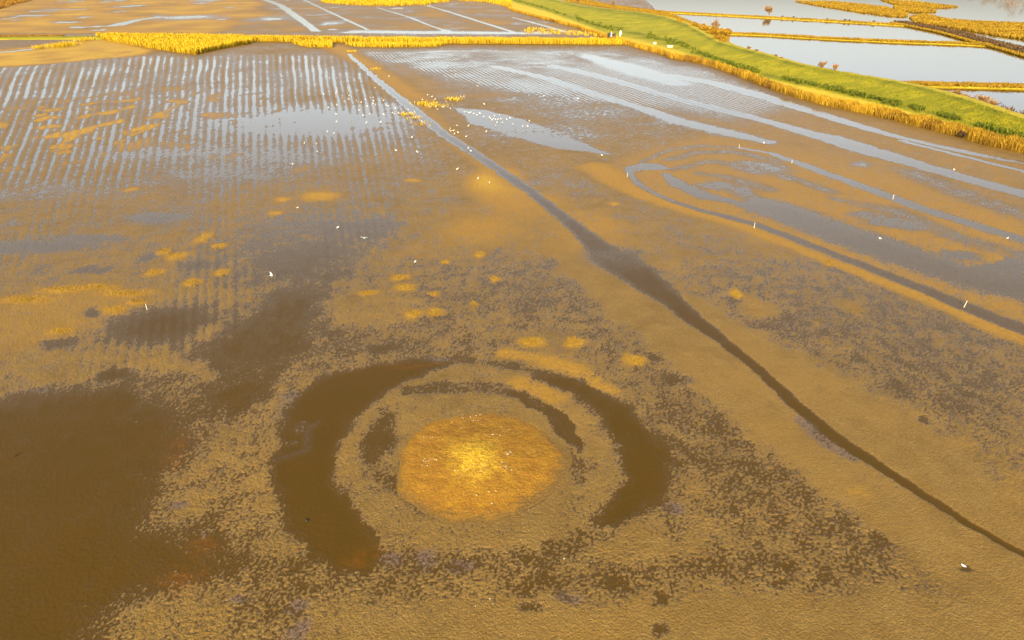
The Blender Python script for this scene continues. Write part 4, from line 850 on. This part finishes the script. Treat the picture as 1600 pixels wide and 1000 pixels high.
# floating and stranded bits
def stick(u_, v_, L, rz, lab, r0=.03, z=.03):
    x, y = g1(u_, v_); V, F_ = lathe([((-L / 2, 0, 0), r0 * .6), ((-L / 6, 0, .02), r0), ((L / 5, .03, .01), r0 * .9), ((L / 2, .02, .05), r0 * .3)], 7)
    V += [np.array((-L * .05, 0, .01)), np.array((-L * .05 + r0, 0, .01)), np.array((L * .12, r0 * 5, .08))]; n = len(V); F_.append((n - 3, n - 2, n - 1, n - 1))
    me = bpy.data.meshes.new('stick'); me.from_pydata([tuple(v) for v in V], [], [tuple(dict.fromkeys(f_)) for f_ in F_]); me.materials.append(M_DARK)
    o = link(bpy.data.objects.new('driftwood', me)); o.location = (x, y, max(mud_z(x, y), 0) + z); o.rotation_euler = (0, 0, rz); tag(o, lab, 'driftwood')
stick(27, 711, .75, .9, 'dark stick lying in the large brown pool at left', .05); stick(479, 814, .32, 2.4, 'short dark piece of wood in the left moat water', .09); stick(467, 867, .35, -.3, 'dark scrap of wood on the mud below the left moat', .06)
def rock(r_, seed, mat, name, k=6, m=10):
    g = np.random.default_rng(seed); V, F_ = [], []
    for i in range(k + 1):
        ph = math.pi * i / k - math.pi / 2
        for j in range(m):
            t = 2 * math.pi * j / m; d = np.array([math.cos(ph) * math.cos(t), math.cos(ph) * math.sin(t), math.sin(ph) * .65]); V.append(d * r_ * (1 + .25 * perlin(np.array([d[0] * 1.7 + seed]), np.array([d[1] * 1.7 + d[2] * 2]), seed)[0]))
    for i in range(k):
        for j in range(m): F_.append((i * m + j, i * m + (j + 1) % m, (i + 1) * m + (j + 1) % m, (i + 1) * m + j))
    return mesh_np(name, np.array(V), np.array(F_), mat)
for k, (u_, v_, r_, lab) in enumerate([(745, 776, .15, 'left clod at the lower edge of the golden mound'), (764, 771, .14, 'middle clod at the lower edge of the golden mound'), (775, 770, .12, 'right clod at the lower edge of the golden mound'), (706, 659, .1, 'small dark clod near the upper left of the golden mound')]):
    x, y = g1(u_, v_, .15); o = rock(r_, 200 + k, M_CLOD, 'clod'); o.location = (x, y, mound_z(x, y) + r_ * .3); tag(o, lab, 'clod')
n = 5200; a_ = rng.uniform(0, 6.283, n); r_ = MR * np.sqrt(rng.uniform(0, 1, n)) * .86
q = np.column_stack([MX + r_ * np.cos(a_), MY + r_ * np.sin(a_)]); keep = fbm(q[:, 0], q[:, 1], 1.1, 75, 3) + 1.1 * np.exp(-((q[:, 0] - MX + .5) ** 2 + (q[:, 1] - MY) ** 2) / 5) > .62; q = q[keep]
q = np.column_stack([q, [mound_z(*p_) - .03 for p_ in q]])
stuff(blades('dry_grass', q, rng.uniform(.05, .17, len(q)), rng.uniform(.02, .05, len(q)), tint_material('straw', (.36, .18, .012), (.74, .46, .03), .8, .2), .6, None), 'short dry straw growing on top of the golden mound')
q = []
for cx, cy, rx, ry in HUM:
    if cy < 370: continue
    m = int(10 * rx); uu = cx + rng.normal(0, .5, m) * rx; vv = cy + rng.normal(0, .5, m) * ry; g_ = ground(uu, vv); q.append(np.column_stack([g_, [max(mud_z(*p_), 0) for p_ in g_]]))
q = np.concatenate(q); stuff(blades('sprouts', q, rng.uniform(.05, .2, len(q)), rng.uniform(.03, .08, len(q)), tint_material('yellow_sprouts', (.34, .19, .012), (.46, .28, .02), .8, .2), .6, None), 'short yellow sprouts growing on the raised mud hummocks')
# pale shells and pebbles strewn over the mound and rings
Vp, Fp = [], []
cl = [(730, 655, 22), (755, 652, 18), (790, 675, 10), (775, 685, 14), (795, 712, 8), (828, 706, 10), (790, 730, 14), (755, 735, 16), (670, 680, 12), (668, 720, 10), (725, 740, 26), (640, 870, 60), (850, 880, 60), (760, 920, 120), (810, 800, 60)]
g = np.random.default_rng(9)
for k in range(300):
    c = cl[g.integers(0, 11)] if k < 230 else cl[g.integers(11, len(cl))]
    x, y = g1(c[0] + g.normal(0, c[2] * .6), c[1] + g.normal(0, c[2] * .3), .3); s_ = g.uniform(.015, .04) if g.uniform() < .85 else g.uniform(.05, .075)
    rr_ = math.hypot(x - MX, y - MY) / MR; z = mound_z(x, y) if rr_ < .98 else mud_z(x, y); n = len(Vp); a = g.uniform(0, 6.28)
    if z < 0: continue
    d1 = np.array([math.cos(a), math.sin(a), 0]) * s_ * 1.4; d2 = np.array([-math.sin(a), math.cos(a), 0]) * s_; c0 = np.array([x, y, z + s_ * .2]); up = np.array([0, 0, s_])
    Vp += [c0 + d1, c0 + d2, c0 - d1 * .8, c0 - d2 * .9, c0 + up, c0 - up]; Fp += [(n, n + 1, n + 4), (n + 1, n + 2, n + 4), (n + 2, n + 3, n + 4), (n + 3, n, n + 4), (n + 1, n, n + 5), (n + 2, n + 1, n + 5), (n + 3, n + 2, n + 5), (n, n + 3, n + 5)]
stuff(mesh_np('pebbles', np.array(Vp), np.array(Fp), M_STONE, None, False), 'pale shells and pebbles strewn over the golden mound')
